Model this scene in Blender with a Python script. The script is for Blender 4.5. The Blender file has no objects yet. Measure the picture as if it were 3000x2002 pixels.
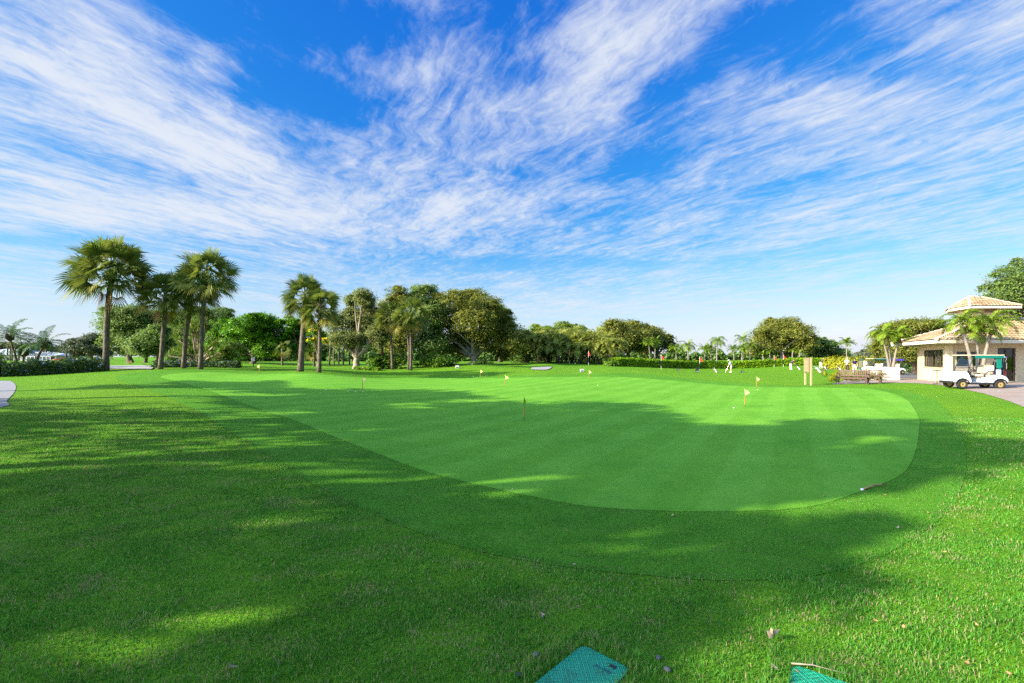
import bpy, bmesh, math, random
import numpy as np
from mathutils import Vector, Matrix, Euler
PI = math.pi
scene = bpy.context.scene
COL = scene.collection
R = random.Random(7)
NR = np.random.default_rng(11)
F, CX, HZ, CAMZ = 1350.0, 1500.0, 1045.0, 1.8
SUN_EL = math.radians(24.7)
SUND = Vector((-0.93*math.cos(SUN_EL), -0.37*math.cos(SUN_EL), math.sin(SUN_EL))).normalized()

# ------------------------------------------------------------------ helpers
def tag(o, label=None, cat=None, group=None, kind=None):
    if label: o['label'] = label
    if cat: o['category'] = cat
    if group: o['group'] = group
    if kind: o['kind'] = kind
    return o
def empty(name, loc, rz=0.0, label=None, cat=None, group=None):
    o = bpy.data.objects.new(name, None); COL.objects.link(o)
    o.location = loc; o.rotation_euler = (0, 0, rz); o.empty_display_size = .3
    return tag(o, label, cat, group)
def kids(o): return [c for c in bpy.data.objects if c.parent == o]
def copy_tree(o, parent=None):
    ch = kids(o)
    c = o.copy(); COL.objects.link(c)
    if parent is not None: c.parent = parent
    for k in ch: copy_tree(k, c)
    return c
def link_mesh(name, me, mat, parent=None, smooth=False):
    if mat is not None:
        for m in (mat if isinstance(mat, (list, tuple)) else [mat]): me.materials.append(m)
    o = bpy.data.objects.new(name, me); COL.objects.link(o)
    if parent is not None: o.parent = parent
    if smooth:
        me.polygons.foreach_set('use_smooth', [True]*len(me.polygons))
    return o
def np_mesh(name, V, Q, mat, parent=None, smooth=False):
    """V (n,3); Q (m,k) of one face size, or a list of such arrays"""
    me = bpy.data.meshes.new(name)
    Qs = Q if isinstance(Q, list) else [Q]
    Qs = [np.asarray(q, dtype=np.int32) for q in Qs if len(q)]
    V = np.asarray(V, dtype=np.float32)
    me.vertices.add(len(V)); me.vertices.foreach_set('co', V.ravel())
    nl = sum(q.size for q in Qs); npoly = sum(len(q) for q in Qs)
    me.loops.add(nl); me.polygons.add(npoly)
    me.loops.foreach_set('vertex_index', np.concatenate([q.ravel() for q in Qs]))
    tot = np.concatenate([np.full(len(q), q.shape[1], dtype=np.int32) for q in Qs])
    st = np.concatenate([[0], np.cumsum(tot)[:-1]]).astype(np.int32)
    me.polygons.foreach_set('loop_start', st); me.polygons.foreach_set('loop_total', tot)
    me.update(calc_edges=True); me.validate()
    return link_mesh(name, me, mat, parent, smooth)
class MB:
    """collects simple shapes into one mesh"""
    def __init__(s): s.v = []; s.f = []
    def add(s, vs, fs, M=None):
        n = len(s.v)
        s.v += [tuple(M @ Vector(v)) if M is not None else tuple(v) for v in vs]
        s.f += [tuple(i+n for i in f) for f in fs]
        return s
    def box(s, x0, x1, y0, y1, z0, z1, M=None):
        vs = [(x0,y0,z0),(x1,y0,z0),(x1,y1,z0),(x0,y1,z0),(x0,y0,z1),(x1,y0,z1),(x1,y1,z1),(x0,y1,z1)]
        return s.add(vs, [(0,3,2,1),(4,5,6,7),(0,1,5,4),(1,2,6,5),(2,3,7,6),(3,0,4,7)], M)
    def tube(s, pts, rad, n=8, cap=True, M=None):
        pts = [Vector(p) for p in pts]
        if not isinstance(rad, (list, tuple)): rad = [rad]*len(pts)
        up = None; rings = []; vs = []
        for i, p in enumerate(pts):
            t = (pts[min(i+1, len(pts)-1)] - pts[max(i-1, 0)])
            t = t.normalized() if t.length > 1e-9 else Vector((0,0,1))
            if up is None:
                up = t.orthogonal().normalized()
            else:
                up = (up - t*up.dot(t))
                up = up.normalized() if up.length > 1e-6 else t.orthogonal().normalized()
            w = t.cross(up)
            for k in range(n):
                a = 2*PI*k/n
                vs.append(p + (up*math.cos(a) + w*math.sin(a))*rad[i])
        fs = []
        for i in range(len(pts)-1):
            for k in range(n):
                fs.append((i*n+k, i*n+(k+1)%n, (i+1)*n+(k+1)%n, (i+1)*n+k))
        if cap:
            fs.append(tuple(range(n-1, -1, -1))); fs.append(tuple(range((len(pts)-1)*n, len(pts)*n)))
        return s.add(vs, fs, M)
    def lathe(s, prof, n=16, M=None, cap=True):
        vs = []
        for r, z in prof:
            for k in range(n):
                a = 2*PI*k/n; vs.append((r*math.cos(a), r*math.sin(a), z))
        fs = [(i*n+k, i*n+(k+1)%n, (i+1)*n+(k+1)%n, (i+1)*n+k) for i in range(len(prof)-1) for k in range(n)]
        if cap:
            fs.append(tuple(range(n-1, -1, -1))); fs.append(tuple(range((len(prof)-1)*n, len(prof)*n)))
        return s.add(vs, fs, M)
    def prism(s, poly, y0, y1, M=None, wfun=None):
        """profile in (x,z) extruded along y; wfun(x,z) scales the half width"""
        n = len(poly); vs = []
        for y in (y0, y1):
            for x, z in poly:
                k = wfun(x, z) if wfun else 1.0
                vs.append((x, y*k, z))
        fs = [tuple(range(n)), tuple(range(2*n-1, n-1, -1))]
        fs += [(i, i+n, (i+1) % n + n, (i+1) % n) for i in range(n)]
        return s.add(vs, fs, M)
    def ell(s, c, r, n=10, m=7, M=None):
        vs = []
        for i in range(m+1):
            t = PI*i/m
            for k in range(n):
                a = 2*PI*k/n
                vs.append((c[0]+r[0]*math.sin(t)*math.cos(a), c[1]+r[1]*math.sin(t)*math.sin(a), c[2]-r[2]*math.cos(t)))
        fs = [(i*n+k, i*n+(k+1)%n, (i+1)*n+(k+1)%n, (i+1)*n+k) for i in range(m) for k in range(n)]
        return s.add(vs, fs, M)
    def build(s, name, mat, parent=None, smooth=False, bevel=0, seg=2):
        me = bpy.data.meshes.new(name)
        bm = bmesh.new()
        bv = [bm.verts.new(v) for v in s.v]
        for f in s.f:
            try: bm.faces.new([bv[i] for i in f])
            except ValueError: pass
        bmesh.ops.remove_doubles(bm, verts=bm.verts, dist=1e-5)
        bmesh.ops.dissolve_degenerate(bm, dist=1e-6, edges=bm.edges)
        bmesh.ops.recalc_face_normals(bm, faces=bm.faces)
        bm.to_mesh(me); bm.free()
        o = link_mesh(name, me, mat, parent, smooth)
        if bevel:
            b = o.modifiers.new('bevel', 'BEVEL'); b.width = bevel; b.segments = seg; b.limit_method = 'ANGLE'; b.angle_limit = math.radians(35)
            me.polygons.foreach_set('use_smooth', [True]*len(me.polygons))
            w = o.modifiers.new('wn', 'WEIGHTED_NORMAL'); w.keep_sharp = False
        return o

# ------------------------------------------------------------------ materials
def new_mat(name):
    m = bpy.data.materials.new(name); m.use_nodes = True
    nt = m.node_tree; nt.nodes.clear()
    return m, nt, nt.nodes, nt.links
def mixrgb(nt, a, b, fac, mode='MIX'):
    n = nt.nodes.new('ShaderNodeMix'); n.data_type = 'RGBA'; n.blend_type = mode
    for sock, v in ((n.inputs[6], a), (n.inputs[7], b), (n.inputs[0], fac)):
        if hasattr(v, 'node'): nt.links.new(v, sock)
        elif isinstance(v, (tuple, list)): sock.default_value = (*v[:3], 1)
        else: sock.default_value = v
    return n.outputs[2]
def mth(nt, op, a, b=None, c=None, clamp=False):
    n = nt.nodes.new('ShaderNodeMath'); n.operation = op; n.use_clamp = clamp
    for i, v in enumerate((a, b, c)):
        if v is None: continue
        if hasattr(v, 'node'): nt.links.new(v, n.inputs[i])
        else: n.inputs[i].default_value = v
    return n.outputs[0]
def noise(nt, vec, scale, detail=4, rough=.55, dist=0.0):
    n = nt.nodes.new('ShaderNodeTexNoise'); n.inputs['Scale'].default_value = scale
    n.inputs['Detail'].default_value = detail; n.inputs['Roughness'].default_value = rough
    n.inputs['Distortion'].default_value = dist
    if vec is not None: nt.links.new(vec, n.inputs['Vector'])
    return n.outputs['Fac']
def mapr(nt, v, a, b, c=0.0, d=1.0, smooth=False):
    n = nt.nodes.new('ShaderNodeMapRange'); n.clamp = True
    if smooth: n.interpolation_type = 'SMOOTHSTEP'
    nt.links.new(v, n.inputs[0])
    for i, x in enumerate((a, b, c, d)): n.inputs[i+1].default_value = x
    return n.outputs[0]
def vmap(nt, vec, scale=(1,1,1), rot=(0,0,0), loc=(0,0,0)):
    n = nt.nodes.new('ShaderNodeMapping'); nt.links.new(vec, n.inputs[0])
    n.inputs['Scale'].default_value = scale; n.inputs['Rotation'].default_value = rot; n.inputs['Location'].default_value = loc
    return n.outputs[0]
def bump(nt, h, strength=.5, dist=.02):
    n = nt.nodes.new('ShaderNodeBump'); n.inputs['Strength'].default_value = strength; n.inputs['Distance'].default_value = dist
    nt.links.new(h, n.inputs['Height']); return n.outputs[0]
def principled(nt, col, rough=.6, spec=.4, metal=0, normal=None, trans=0):
    p = nt.nodes.new('ShaderNodeBsdfPrincipled')
    if hasattr(col, 'node'): nt.links.new(col, p.inputs['Base Color'])
    else: p.inputs['Base Color'].default_value = (*col, 1)
    if hasattr(rough, 'node'): nt.links.new(rough, p.inputs['Roughness'])
    else: p.inputs['Roughness'].default_value = rough
    p.inputs['Specular IOR Level'].default_value = spec; p.inputs['Metallic'].default_value = metal
    if normal is not None: nt.links.new(normal, p.inputs['Normal'])
    return p.outputs[0]
def out(nt, sh):
    o = nt.nodes.new('ShaderNodeOutputMaterial'); nt.links.new(sh, o.inputs[0])
def objpos(nt): return nt.nodes.new('ShaderNodeTexCoord').outputs['Object']
def wpos(nt): return nt.nodes.new('ShaderNodeNewGeometry').outputs['Position']
def simple(name, col, rough=.5, spec=.4, metal=0, var=.12, scale=12, bmp=0.0):
    m, nt, N, L = new_mat(name)
    v = noise(nt, objpos(nt), scale, 5)
    c = mixrgb(nt, tuple(x*(1-var) for x in col), tuple(min(1, x*(1+var)) for x in col), v)
    nrm = bump(nt, noise(nt, objpos(nt), scale*6, 3), bmp, .01) if bmp else None
    out(nt, principled(nt, c, rough, spec, metal, nrm)); return m
def leafmat(name, c1, c2, trans=.3, rough=.5, c3=None, spec=.14):
    m, nt, N, L = new_mat(name)
    rnd = N.new('ShaderNodeNewGeometry').outputs['Random Per Island']
    c = mixrgb(nt, c1, c2, rnd)
    if c3:
        c = mixrgb(nt, c, c3, mapr(nt, noise(nt, objpos(nt), .8, 3), .5, .72))
    p = principled(nt, c, rough, spec)
    t = N.new('ShaderNodeBsdfTranslucent')
    L.new(mixrgb(nt, c, (1.0, 1.0, .35), .35, 'MULTIPLY'), t.inputs[0])
    mx = N.new('ShaderNodeMixShader'); mx.inputs[0].default_value = trans
    L.new(p, mx.inputs[1]); L.new(t.outputs[0], mx.inputs[2])
    out(nt, mx.outputs[0]); return m
def barkmat(name, c1, c2, ring=0.0, scale=5):
    m, nt, N, L = new_mat(name)
    P = objpos(nt)
    n1 = noise(nt, vmap(nt, P, (1, 1, .35)), scale, 6, .65)
    c = mixrgb(nt, c1, c2, mapr(nt, n1, .35, .65))
    h = n1
    if ring:
        w = N.new('ShaderNodeTexWave'); w.bands_direction = 'Z'; w.inputs['Scale'].default_value = ring
        w.inputs['Distortion'].default_value = 2.5; w.inputs['Detail'].default_value = 3; L.new(P, w.inputs[0])
        c = mixrgb(nt, c, tuple(x*.45 for x in c1), mth(nt, 'MULTIPLY', w.outputs['Fac'], .55))
        h = mth(nt, 'ADD', n1, w.outputs['Fac'])
    out(nt, principled(nt, c, .9, .15, 0, bump(nt, h, .8, .03))); return m

# ------------------------------------------------------------------ camera
cd = bpy.data.cameras.new('camera'); cam = bpy.data.objects.new('camera', cd); COL.objects.link(cam)
cam.location = (0, 0, CAMZ); cam.rotation_euler = (PI/2, 0, 0)
cd.sensor_width = 36; cd.lens = 36*F/3000; cd.shift_y = (HZ-1001)/3000; cd.clip_start = .05; cd.clip_end = 6000
scene.camera = cam

# ------------------------------------------------------------------ sun, sky
sd = bpy.data.lights.new('sun', 'SUN'); sun = bpy.data.objects.new('sun', sd); COL.objects.link(sun)
sd.energy = 3.1; sd.angle = math.radians(.53); sd.color = (1.0, .90, .70)
sun.rotation_euler = SUND.to_track_quat('Z', 'Y').to_euler(); sun.location = (0, 0, 60)
scene.view_settings.view_transform = 'Standard'; scene.view_settings.look = 'None'
scene.view_settings.gamma = 1; scene.view_settings.exposure = 2.18
scene.view_settings.use_curve_mapping = False
scene.cycles.max_bounces = 6; scene.cycles.diffuse_bounces = 3; scene.cycles.transparent_max_bounces = 8
scene.cycles.use_denoising = False
scene.cycles.sample_clamp_indirect = 6

W = bpy.data.worlds.new('World'); scene.world = W; W.use_nodes = True
nt = W.node_tree; nt.nodes.clear(); N = nt.nodes; L = nt.links
sky = N.new('ShaderNodeTexSky'); sky.sky_type = 'NISHITA'; sky.sun_disc = False
sky.sun_elevation = SUN_EL; sky.sun_rotation = math.atan2(SUND.x, SUND.y)
sky.air_density = 1.0; sky.dust_density = .4; sky.ozone_density = 2.5
dirv = N.new('ShaderNodeTexCoord').outputs['Generated']
sep = N.new('ShaderNodeSeparateXYZ'); L.new(dirv, sep.inputs[0])
zc = mth(nt, 'MAXIMUM', sep.outputs[2], .035)
U = mth(nt, 'DIVIDE', sep.outputs[0], zc); V = mth(nt, 'DIVIDE', sep.outputs[1], zc)
cmb = N.new('ShaderNodeCombineXYZ'); L.new(U, cmb.inputs[0]); L.new(V, cmb.inputs[1])
UV = cmb.outputs[0]
# the cirrus sheet
BLOBS = [
 (430,330,.50,.42,.18,0),(120,140,.35,.30,.15,0),(640,470,.35,.35,.14,0),(250,600,1.3,.8,.16,0),(1000,640,.8,.7,.14,0),
 (850,40,.32,.20,-.25,0),(800,260,.22,.22,-.28,0),(980,330,.18,.2,-.26,0),(860,450,.16,.25,-.20,0),(530,20,.13,.1,-.12,0),(1080,90,.16,.16,-.16,0),(380,60,.1,.12,.08,0),
 (1225,190,.12,.16,.16,0),(1290,340,.3,.2,.08,0),(1500,600,.6,.5,.10,0),(1450,40,.18,.10,-.14,0),(1560,230,.12,.12,-.14,0),
 (1830,90,.14,.2,.14,0),(1700,330,.22,.22,.10,0),(2000,250,.12,.30,-.24,.4),(1900,470,.14,.3,-.2,.5),(2330,80,.24,.14,-.26,0),(2650,190,.32,.12,-.16,.4),(2150,560,.2,.5,-.14,.7),(1720,620,.25,.4,-.14,.4),
 (2480,340,.35,.26,.14,.4),(2250,640,.6,.6,.10,0),(2800,420,.6,.5,.08,0),(2900,180,.2,.16,-.06,0),
 (40,700,1.0,.28,-.16,0),(500,640,1.2,.5,.12,0),(300,870,3.0,1.0,.06,0),(1700,900,4,1.6,.10,0),(1500,770,1.2,.4,-.18,0),(2900,650,1.5,.6,.05,0),(2700,760,2.5,.8,-.08,0)]
PSI = 0.0
def nvec(vec, scale, detail, seed=(0,0,0)):
    n = N.new('ShaderNodeTexNoise'); n.inputs['Scale'].default_value = scale; n.inputs['Detail'].default_value = detail
    L.new(vmap(nt, vec, (1,1,1), (0,0,0), seed), n.inputs['Vector'])
    a = N.new('ShaderNodeVectorMath'); a.operation = 'SUBTRACT'; L.new(n.outputs['Color'], a.inputs[0]); a.inputs[1].default_value = (.5,.5,.5)
    return a.outputs[0]
def vadd(a, b, k):
    m = N.new('ShaderNodeVectorMath'); m.operation = 'SCALE'; L.new(b, m.inputs[0]); m.inputs['Scale'].default_value = k
    x = N.new('ShaderNodeVectorMath'); x.operation = 'ADD'; L.new(a, x.inputs[0]); L.new(m.outputs[0], x.inputs[1]); return x.outputs[0]
def shear(k):
    ca = N.new('ShaderNodeCombineXYZ'); L.new(mth(nt, 'MULTIPLY_ADD', V, -k, U), ca.inputs[0]); L.new(V, ca.inputs[1]); return ca.outputs[0]
wrp = nvec(UV, 1.0, 3); fwr = nvec(UV, 3.5, 4, (7,3,0))
def streaks(k, wa, seed):
    """two scales of fibres along one direction of the sheet"""
    p = vadd(shear(k), wrp, wa); q = vadd(p, fwr, .17)
    a = noise(nt, vmap(nt, p, (3.6, 1.0, 1), (0, 0, 0), (seed, 0, 0)), 1.0, 9, .64, .15)
    b = noise(nt, vmap(nt, q, (14, 4.2, 1), (0, 0, -.1), (3+seed, 1, 0)), 1.0, 8, .70, .3)
    return mth(nt, 'MULTIPLY_ADD', a, .30, mth(nt, 'MULTIPLY', b, .27))
side = mapr(nt, mth(nt, 'MULTIPLY_ADD', V, .35, U), -.55, .15, 0, 1, True)
stL = streaks(.42, .42, 0.0); stR = streaks(-.50, .50, 4.7)
mxs = N.new('ShaderNodeMix'); L.new(side, mxs.inputs[0]); L.new(stL, mxs.inputs[2]); L.new(stR, mxs.inputs[3])
st12 = mxs.outputs[0]
soft = noise(nt, vmap(nt, vadd(UV, wrp, .5), (1.7, .9, 1), (0, 0, .2)), 1.0, 5, .55)
st3 = noise(nt, vmap(nt, vadd(UV, fwr, .2), (9, 6, 1), (0, 0, .6), (1, 6, 0)), 1.0, 10, .72, .5)
cover = mth(nt, 'ADD', 0.0, 0.0)
def px2uv(px, py):
    return (px-CX)/(HZ-py), F/(HZ-py)
def blob(px, py, rx, ry, amp, rot=0.0):
    """a denser or thinner patch of the cirrus sheet, set by its place on the sheet overhead"""
    global cover
    u, v = px2uv(px, py)
    a = mth(nt, 'SUBTRACT', UB, u); b = mth(nt, 'SUBTRACT', VB, v)
    c, s = math.cos(rot), math.sin(rot)
    p = mth(nt, 'ADD', mth(nt, 'MULTIPLY', a, c/rx), mth(nt, 'MULTIPLY', b, s/rx))
    q = mth(nt, 'ADD', mth(nt, 'MULTIPLY', a, -s/ry), mth(nt, 'MULTIPLY', b, c/ry))
    d = mth(nt, 'ADD', mth(nt, 'MULTIPLY', p, p), mth(nt, 'MULTIPLY', q, q))
    g = mth(nt, 'EXPONENT', mth(nt, 'MULTIPLY', d, -1.0))
    cover = mth(nt, 'MULTIPLY_ADD', g, amp, cover)
sb = N.new('ShaderNodeSeparateXYZ'); L.new(vadd(UV, nvec(UV, 2.2, 4, (2,9,0)), .35), sb.inputs[0])
UB, VB = sb.outputs[0], sb.outputs[1]
for b in BLOBS: blob(*b)
dens = mth(nt, 'ADD', st12, mth(nt, 'MULTIPLY_ADD', soft, .21, mth(nt, 'MULTIPLY', st3, .22)))
dens = mth(nt, 'MULTIPLY_ADD', mth(nt, 'SUBTRACT', dens, .5), 2.15, .55)
dens = mth(nt, 'ADD', dens, cover)
cl = mapr(nt, dens, .33, .93, 0, 1, True)
# towards the horizon the sheet thins into a pale milky veil
veil = mth(nt, 'MAXIMUM', mapr(nt, sep.outputs[2], .0, .26, .55, .0, True), mapr(nt, sep.outputs[2], .01, .08, .9, .0, True))
cl = mth(nt, 'SUBTRACT', 1.0, mth(nt, 'MULTIPLY', mth(nt, 'SUBTRACT', 1.0, mth(nt, 'MULTIPLY', cl, .95)), mth(nt, 'SUBTRACT', 1.0, veil)))
ss = N.new('ShaderNodeSeparateColor'); L.new(sky.outputs[0], ss.inputs[0])
sc_ = N.new('ShaderNodeCombineColor')
L.new(mth(nt, 'MULTIPLY', mth(nt, 'POWER', ss.outputs[0], 2.0), .085), sc_.inputs[0])
L.new(mth(nt, 'MULTIPLY', mth(nt, 'POWER', ss.outputs[1], 1.05), .50), sc_.inputs[1])
L.new(mth(nt, 'MULTIPLY', mth(nt, 'POWER', ss.outputs[2], .42), 1.85), sc_.inputs[2])
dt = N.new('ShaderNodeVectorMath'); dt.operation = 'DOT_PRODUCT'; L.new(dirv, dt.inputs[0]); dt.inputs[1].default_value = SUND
g_ = mth(nt, 'POWER', mth(nt, 'MAXIMUM', mth(nt, 'MULTIPLY_ADD', dt.outputs['Value'], 2.5, -1.5), 0.0), 1.3)      # thin cloud brightens towards the sun; boost added as fill for shaded ground
fill_gain = mth(nt, 'MULTIPLY_ADD', g_, 8.0, 1.0)
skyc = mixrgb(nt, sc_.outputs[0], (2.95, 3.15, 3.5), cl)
sv = N.new('ShaderNodeVectorMath'); sv.operation = 'SCALE'; L.new(skyc, sv.inputs[0]); L.new(fill_gain, sv.inputs['Scale'])
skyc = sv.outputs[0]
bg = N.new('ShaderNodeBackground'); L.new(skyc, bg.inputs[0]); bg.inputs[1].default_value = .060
wo = N.new('ShaderNodeOutputWorld'); L.new(bg.outputs[0], wo.inputs[0])
W.cycles.sampling_method = 'MANUAL'; W.cycles.sample_map_resolution = 2048
scene.cycles.use_light_tree = False

# ------------------------------------------------------------------ terrain
def P3(px, py, Y): return ((px-CX)/F*Y, Y, CAMZ-(py-HZ)/F*Y)
CP = [ # photo x, y, distance: where the ground is seen
 (1535,1236,14.3),(2183,1196,18.6),(1062,1149,23.9),(1480,1135,28),(1407,1115,37),(1725,1115,35),(2217,1142,28.5),(760,1108,34),(1095,1105,40),
 (2600,1122,31.5),(2400,1128,30.5),(2870,1138,24.5),(2800,1120,30),(3200,1119,30),(2690,1113,34),
 (310,1085,35),(470,1083,36),(540,1080,37),(588,1078,37.5),(880,1083,36),(935,1088,35),(700,1081,38),
 (0,1106,30),(150,1098,32),(48,1135,24),(0,1195,14.4),(200,1150,20),(440,1140,21),(0,1500,5.3),(600,1222,13.6),(900,1410,6.7),
 (1300,1590,4.45),(1700,1668,3.9),(2100,1708,3.65),(2300,1705,3.66),(2600,1640,4.1),(2690,1250,12),(2900,1250,11.6),(3000,1400,6.7),(2600,1160,22),
 (1500,2000,2.54),(300,2000,2.54),(2700,2000,2.54),(1900,1500,5.85),(1200,1380,8.0),(1500,1300,10.4),(2100,1300,10.4),
 (150,1062,60),(150,1055,130),(380,1064,75),(650,1066,60),(827,1073,58),(1045,1081,49),(1145,1083,48),(1203,1083,47),(965,1073,60),
 (1385,1070,66),(1340,1077,48),(1480,1076,48),(1525,1080,52),(1600,1075,52),(1580,1083,46),(1690,1076,60),(1800,1079,52),(1940,1083,64),(1705,1091,44),
 (2000,1077,80),(2052,1093,60),(2142,1092,62),(2200,1077,84),(2317,1083,70),(2405,1081,74),(2406,1094,53),(2482,1086,58),(2560,1100,50),
 (2660,1108,46),(2665,1097,85),(2500,1126,31),(2500,1116,36),(2440,1106,42),(2740,1127,28.7),(2830,1142,24.6),(2920,1165,19),(3000,1193,15.5),
 (2290,1058,88),(2480,1058,90),(1840,1058,88),(740,1062,64),(600,1060,90),(1000,1060,90),(1200,1058,90)]
cp = [P3(*c) for c in CP]
for k in range(14):
    a = PI*.72 + k/13*PI*.56*2*0.5*2 - 0
for k in range(10):
    a = math.radians(75 + k*21); 
    for d, z in ((2.2, .02), (9, .08), (30, .25), (120, .3)): cp.append((d*math.sin(a), d*math.cos(a), z))
for k in range(36):
    a = 2*PI*k/36
    for d in (190, 420, 1200): cp.append((d*math.sin(a), d*math.cos(a), .55 if d < 1000 else 0))
for a in range(0, 360, 60): cp.append((.7*math.sin(math.radians(a)), .7*math.cos(math.radians(a)), 0.02))
cp = np.array(cp)
def tcoord(X, Y):
    d = np.sqrt(X*X+Y*Y)+.3; a = np.arctan2(X, Y)
    return np.stack([1.15*np.sin(a), 1.15*np.cos(a), .62*np.log(d)], -1)
C_ = tcoord(cp[:, 0], cp[:, 1])
def kern(A, B): return np.sqrt(((A[:, None, :]-B[None, :, :])**2).sum(-1) + .10**2)
zmean = cp[:, 2].mean()
n_ = len(cp)
wgt = np.linalg.solve(kern(C_, C_) - 2e-2*np.eye(n_), cp[:, 2]-zmean)
MOUNDS = [(-3.0, 50.5, 4.5, 3.2, .30), (3.9, 55.5, 3.4, 2.6, .34), (1.2, 52, 1.6, 2.4, -.22), (11, 49, 5, 2.6, .16), (22, 47, 6, 3.0, .14), (-9, 45, 4, 2.2, -.14)]
def terr(X, Y):
    X = np.atleast_1d(np.asarray(X, float)); Y = np.atleast_1d(np.asarray(Y, float)); shp = X.shape
    X = X.ravel(); Y = Y.ravel(); o = np.empty(len(X))
    for i in range(0, len(X), 8000):
        o[i:i+8000] = kern(tcoord(X[i:i+8000], Y[i:i+8000]), C_) @ wgt + zmean
    for mx, my, sx, sy, h in MOUNDS: o += h*np.exp(-((X-mx)/sx)**2-((Y-my)/sy)**2)
    return o.reshape(shp)
def tz(x, y): return float(terr(x, y)[0])
YM = np.geomspace(1.2, 400, 900)
def proj(px, py):
    """the first point of the ground on the line of sight through a photo pixel"""
    X = (px-CX)/F*YM; zr = CAMZ-(py-HZ)/F*YM
    below = np.nonzero(zr <= terr(X, YM))[0]
    i = below[0] if len(below) else len(YM)-1
    return X[i], YM[i]
def gpos(px, Y, dz=0.0):
    x = (px-CX)/F*Y; return (x, Y, tz(x, Y)+dz)
def smooth_closed(pts, n):
    pts = np.array(pts, float); m = len(pts); o = []
    seg = np.linalg.norm(np.roll(pts, -1, 0)-pts, axis=1)
    tot = seg.sum()
    for i in range(m):
        p0, p1, p2, p3 = pts[i-1], pts[i], pts[(i+1) % m], pts[(i+2) % m]
        k = max(2, int(n*seg[i]/tot))
        for t in np.arange(k)/k:
            o.append(.5*((2*p1)+(p2-p0)*t+(2*p0-5*p1+4*p2-p3)*t*t+(3*p1-p0-3*p2+p3)*t**3))
    return np.array(o)
def inside(poly, X, Y):
    r = np.zeros(X.shape, bool); n = len(poly)
    for i in range(n):
        x1, y1 = poly[i-1]; x2, y2 = poly[i]
        if y1 == y2: continue
        c = ((y1 > Y) != (y2 > Y)) & (X < (x2-x1)*(Y-y1)/(y2-y1)+x1)
        r ^= c
    return r
FR_PX = [(372,1122),(420,1139),(530,1184),(600,1221),(750,1314),(900,1410),(1100,1510),(1300,1588),(1500,1638),(1700,1668),(1900,1690),(2100,1706),(2300,1700),(2480,1668),
 (2660,1590),(2790,1480),(2830,1350),(2800,1240),(2730,1170),(2600,1140),(2400,1134),(2250,1130),(2100,1118),(1950,1102),(1850,1094),(1700,1098),(1500,1101),(1300,1104),(1100,1100),(950,1096),(830,1091),(700,1086),(560,1084),(450,1088),(370,1096),(340,1108)]
GR_PX = [(500,1116),(566,1132),(706,1181),(851,1230),(936,1264),(1023,1300),(1296,1398),(1500,1447),(1696,1483),(1900,1500),(2104,1504),(2360,1491),(2530,1440),(2644,1390),(2682,1325),(2692,1264),(2690,1222),
 (2659,1176),(2621,1157),(2582,1147),(2506,1140),(2315,1137),(2160,1133),(2000,1120),(1850,1108),(1750,1105),(1600,1107),(1400,1111),(1200,1109),(1000,1104),(800,1098),(640,1093),(520,1096),(470,1106)]
FR = smooth_closed([proj(*p) for p in FR_PX], 420)
GR = smooth_closed([proj(*p) for p in GR_PX], 420)
PATH = smooth_closed([proj(0,1117),proj(30,1118),proj(46,1130),proj(42,1150),proj(20,1175),proj(0,1196),(-15.5,11),(-17,6),(-19,3),(-23,4),(-23,12),(-27,18),(-36,26),(-36,29)], 200)
PLAZA = np.array([proj(2432,1127),proj(2520,1125),proj(2600,1122.5),proj(2680,1123.5),proj(2740,1128),proj(2790,1134),proj(2830,1143),proj(2880,1154),proj(2920,1166),proj(2960,1179),proj(3000,1194),(17.6,14),(19,10),(24,7),(60,7),(60,34),(34,42),(31.5,42),(29,39),(27,37.5),(24.5,34.2),proj(2440,1124)])
LOT = np.array([(29.5,39.4),(31.5,42.4),(34,42.4),(60,34.4),(90,60),(110,110),(64,110),(62,82),(45,56)])
BUNK = smooth_closed([proj(1556,1083.5),proj(1580,1085.5),proj(1606,1084.5),(4.4,51),(3.6,51.4),(2.5,50.6)], 60)
FARPATH = smooth_closed([proj(318,1082),proj(420,1084),proj(446,1083),(-33,42),(-36,43),(-38,41)], 60)
SHEETS = [FR, PATH, PLAZA, LOT]
def near_line(poly, X, Y, r):
    d = np.full(X.shape, 1e9)
    for i in range(0, len(poly), max(1, len(poly)//200)):
        d = np.minimum(d, (X-poly[i, 0])**2+(Y-poly[i, 1])**2)
    return d < r*r

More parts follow.
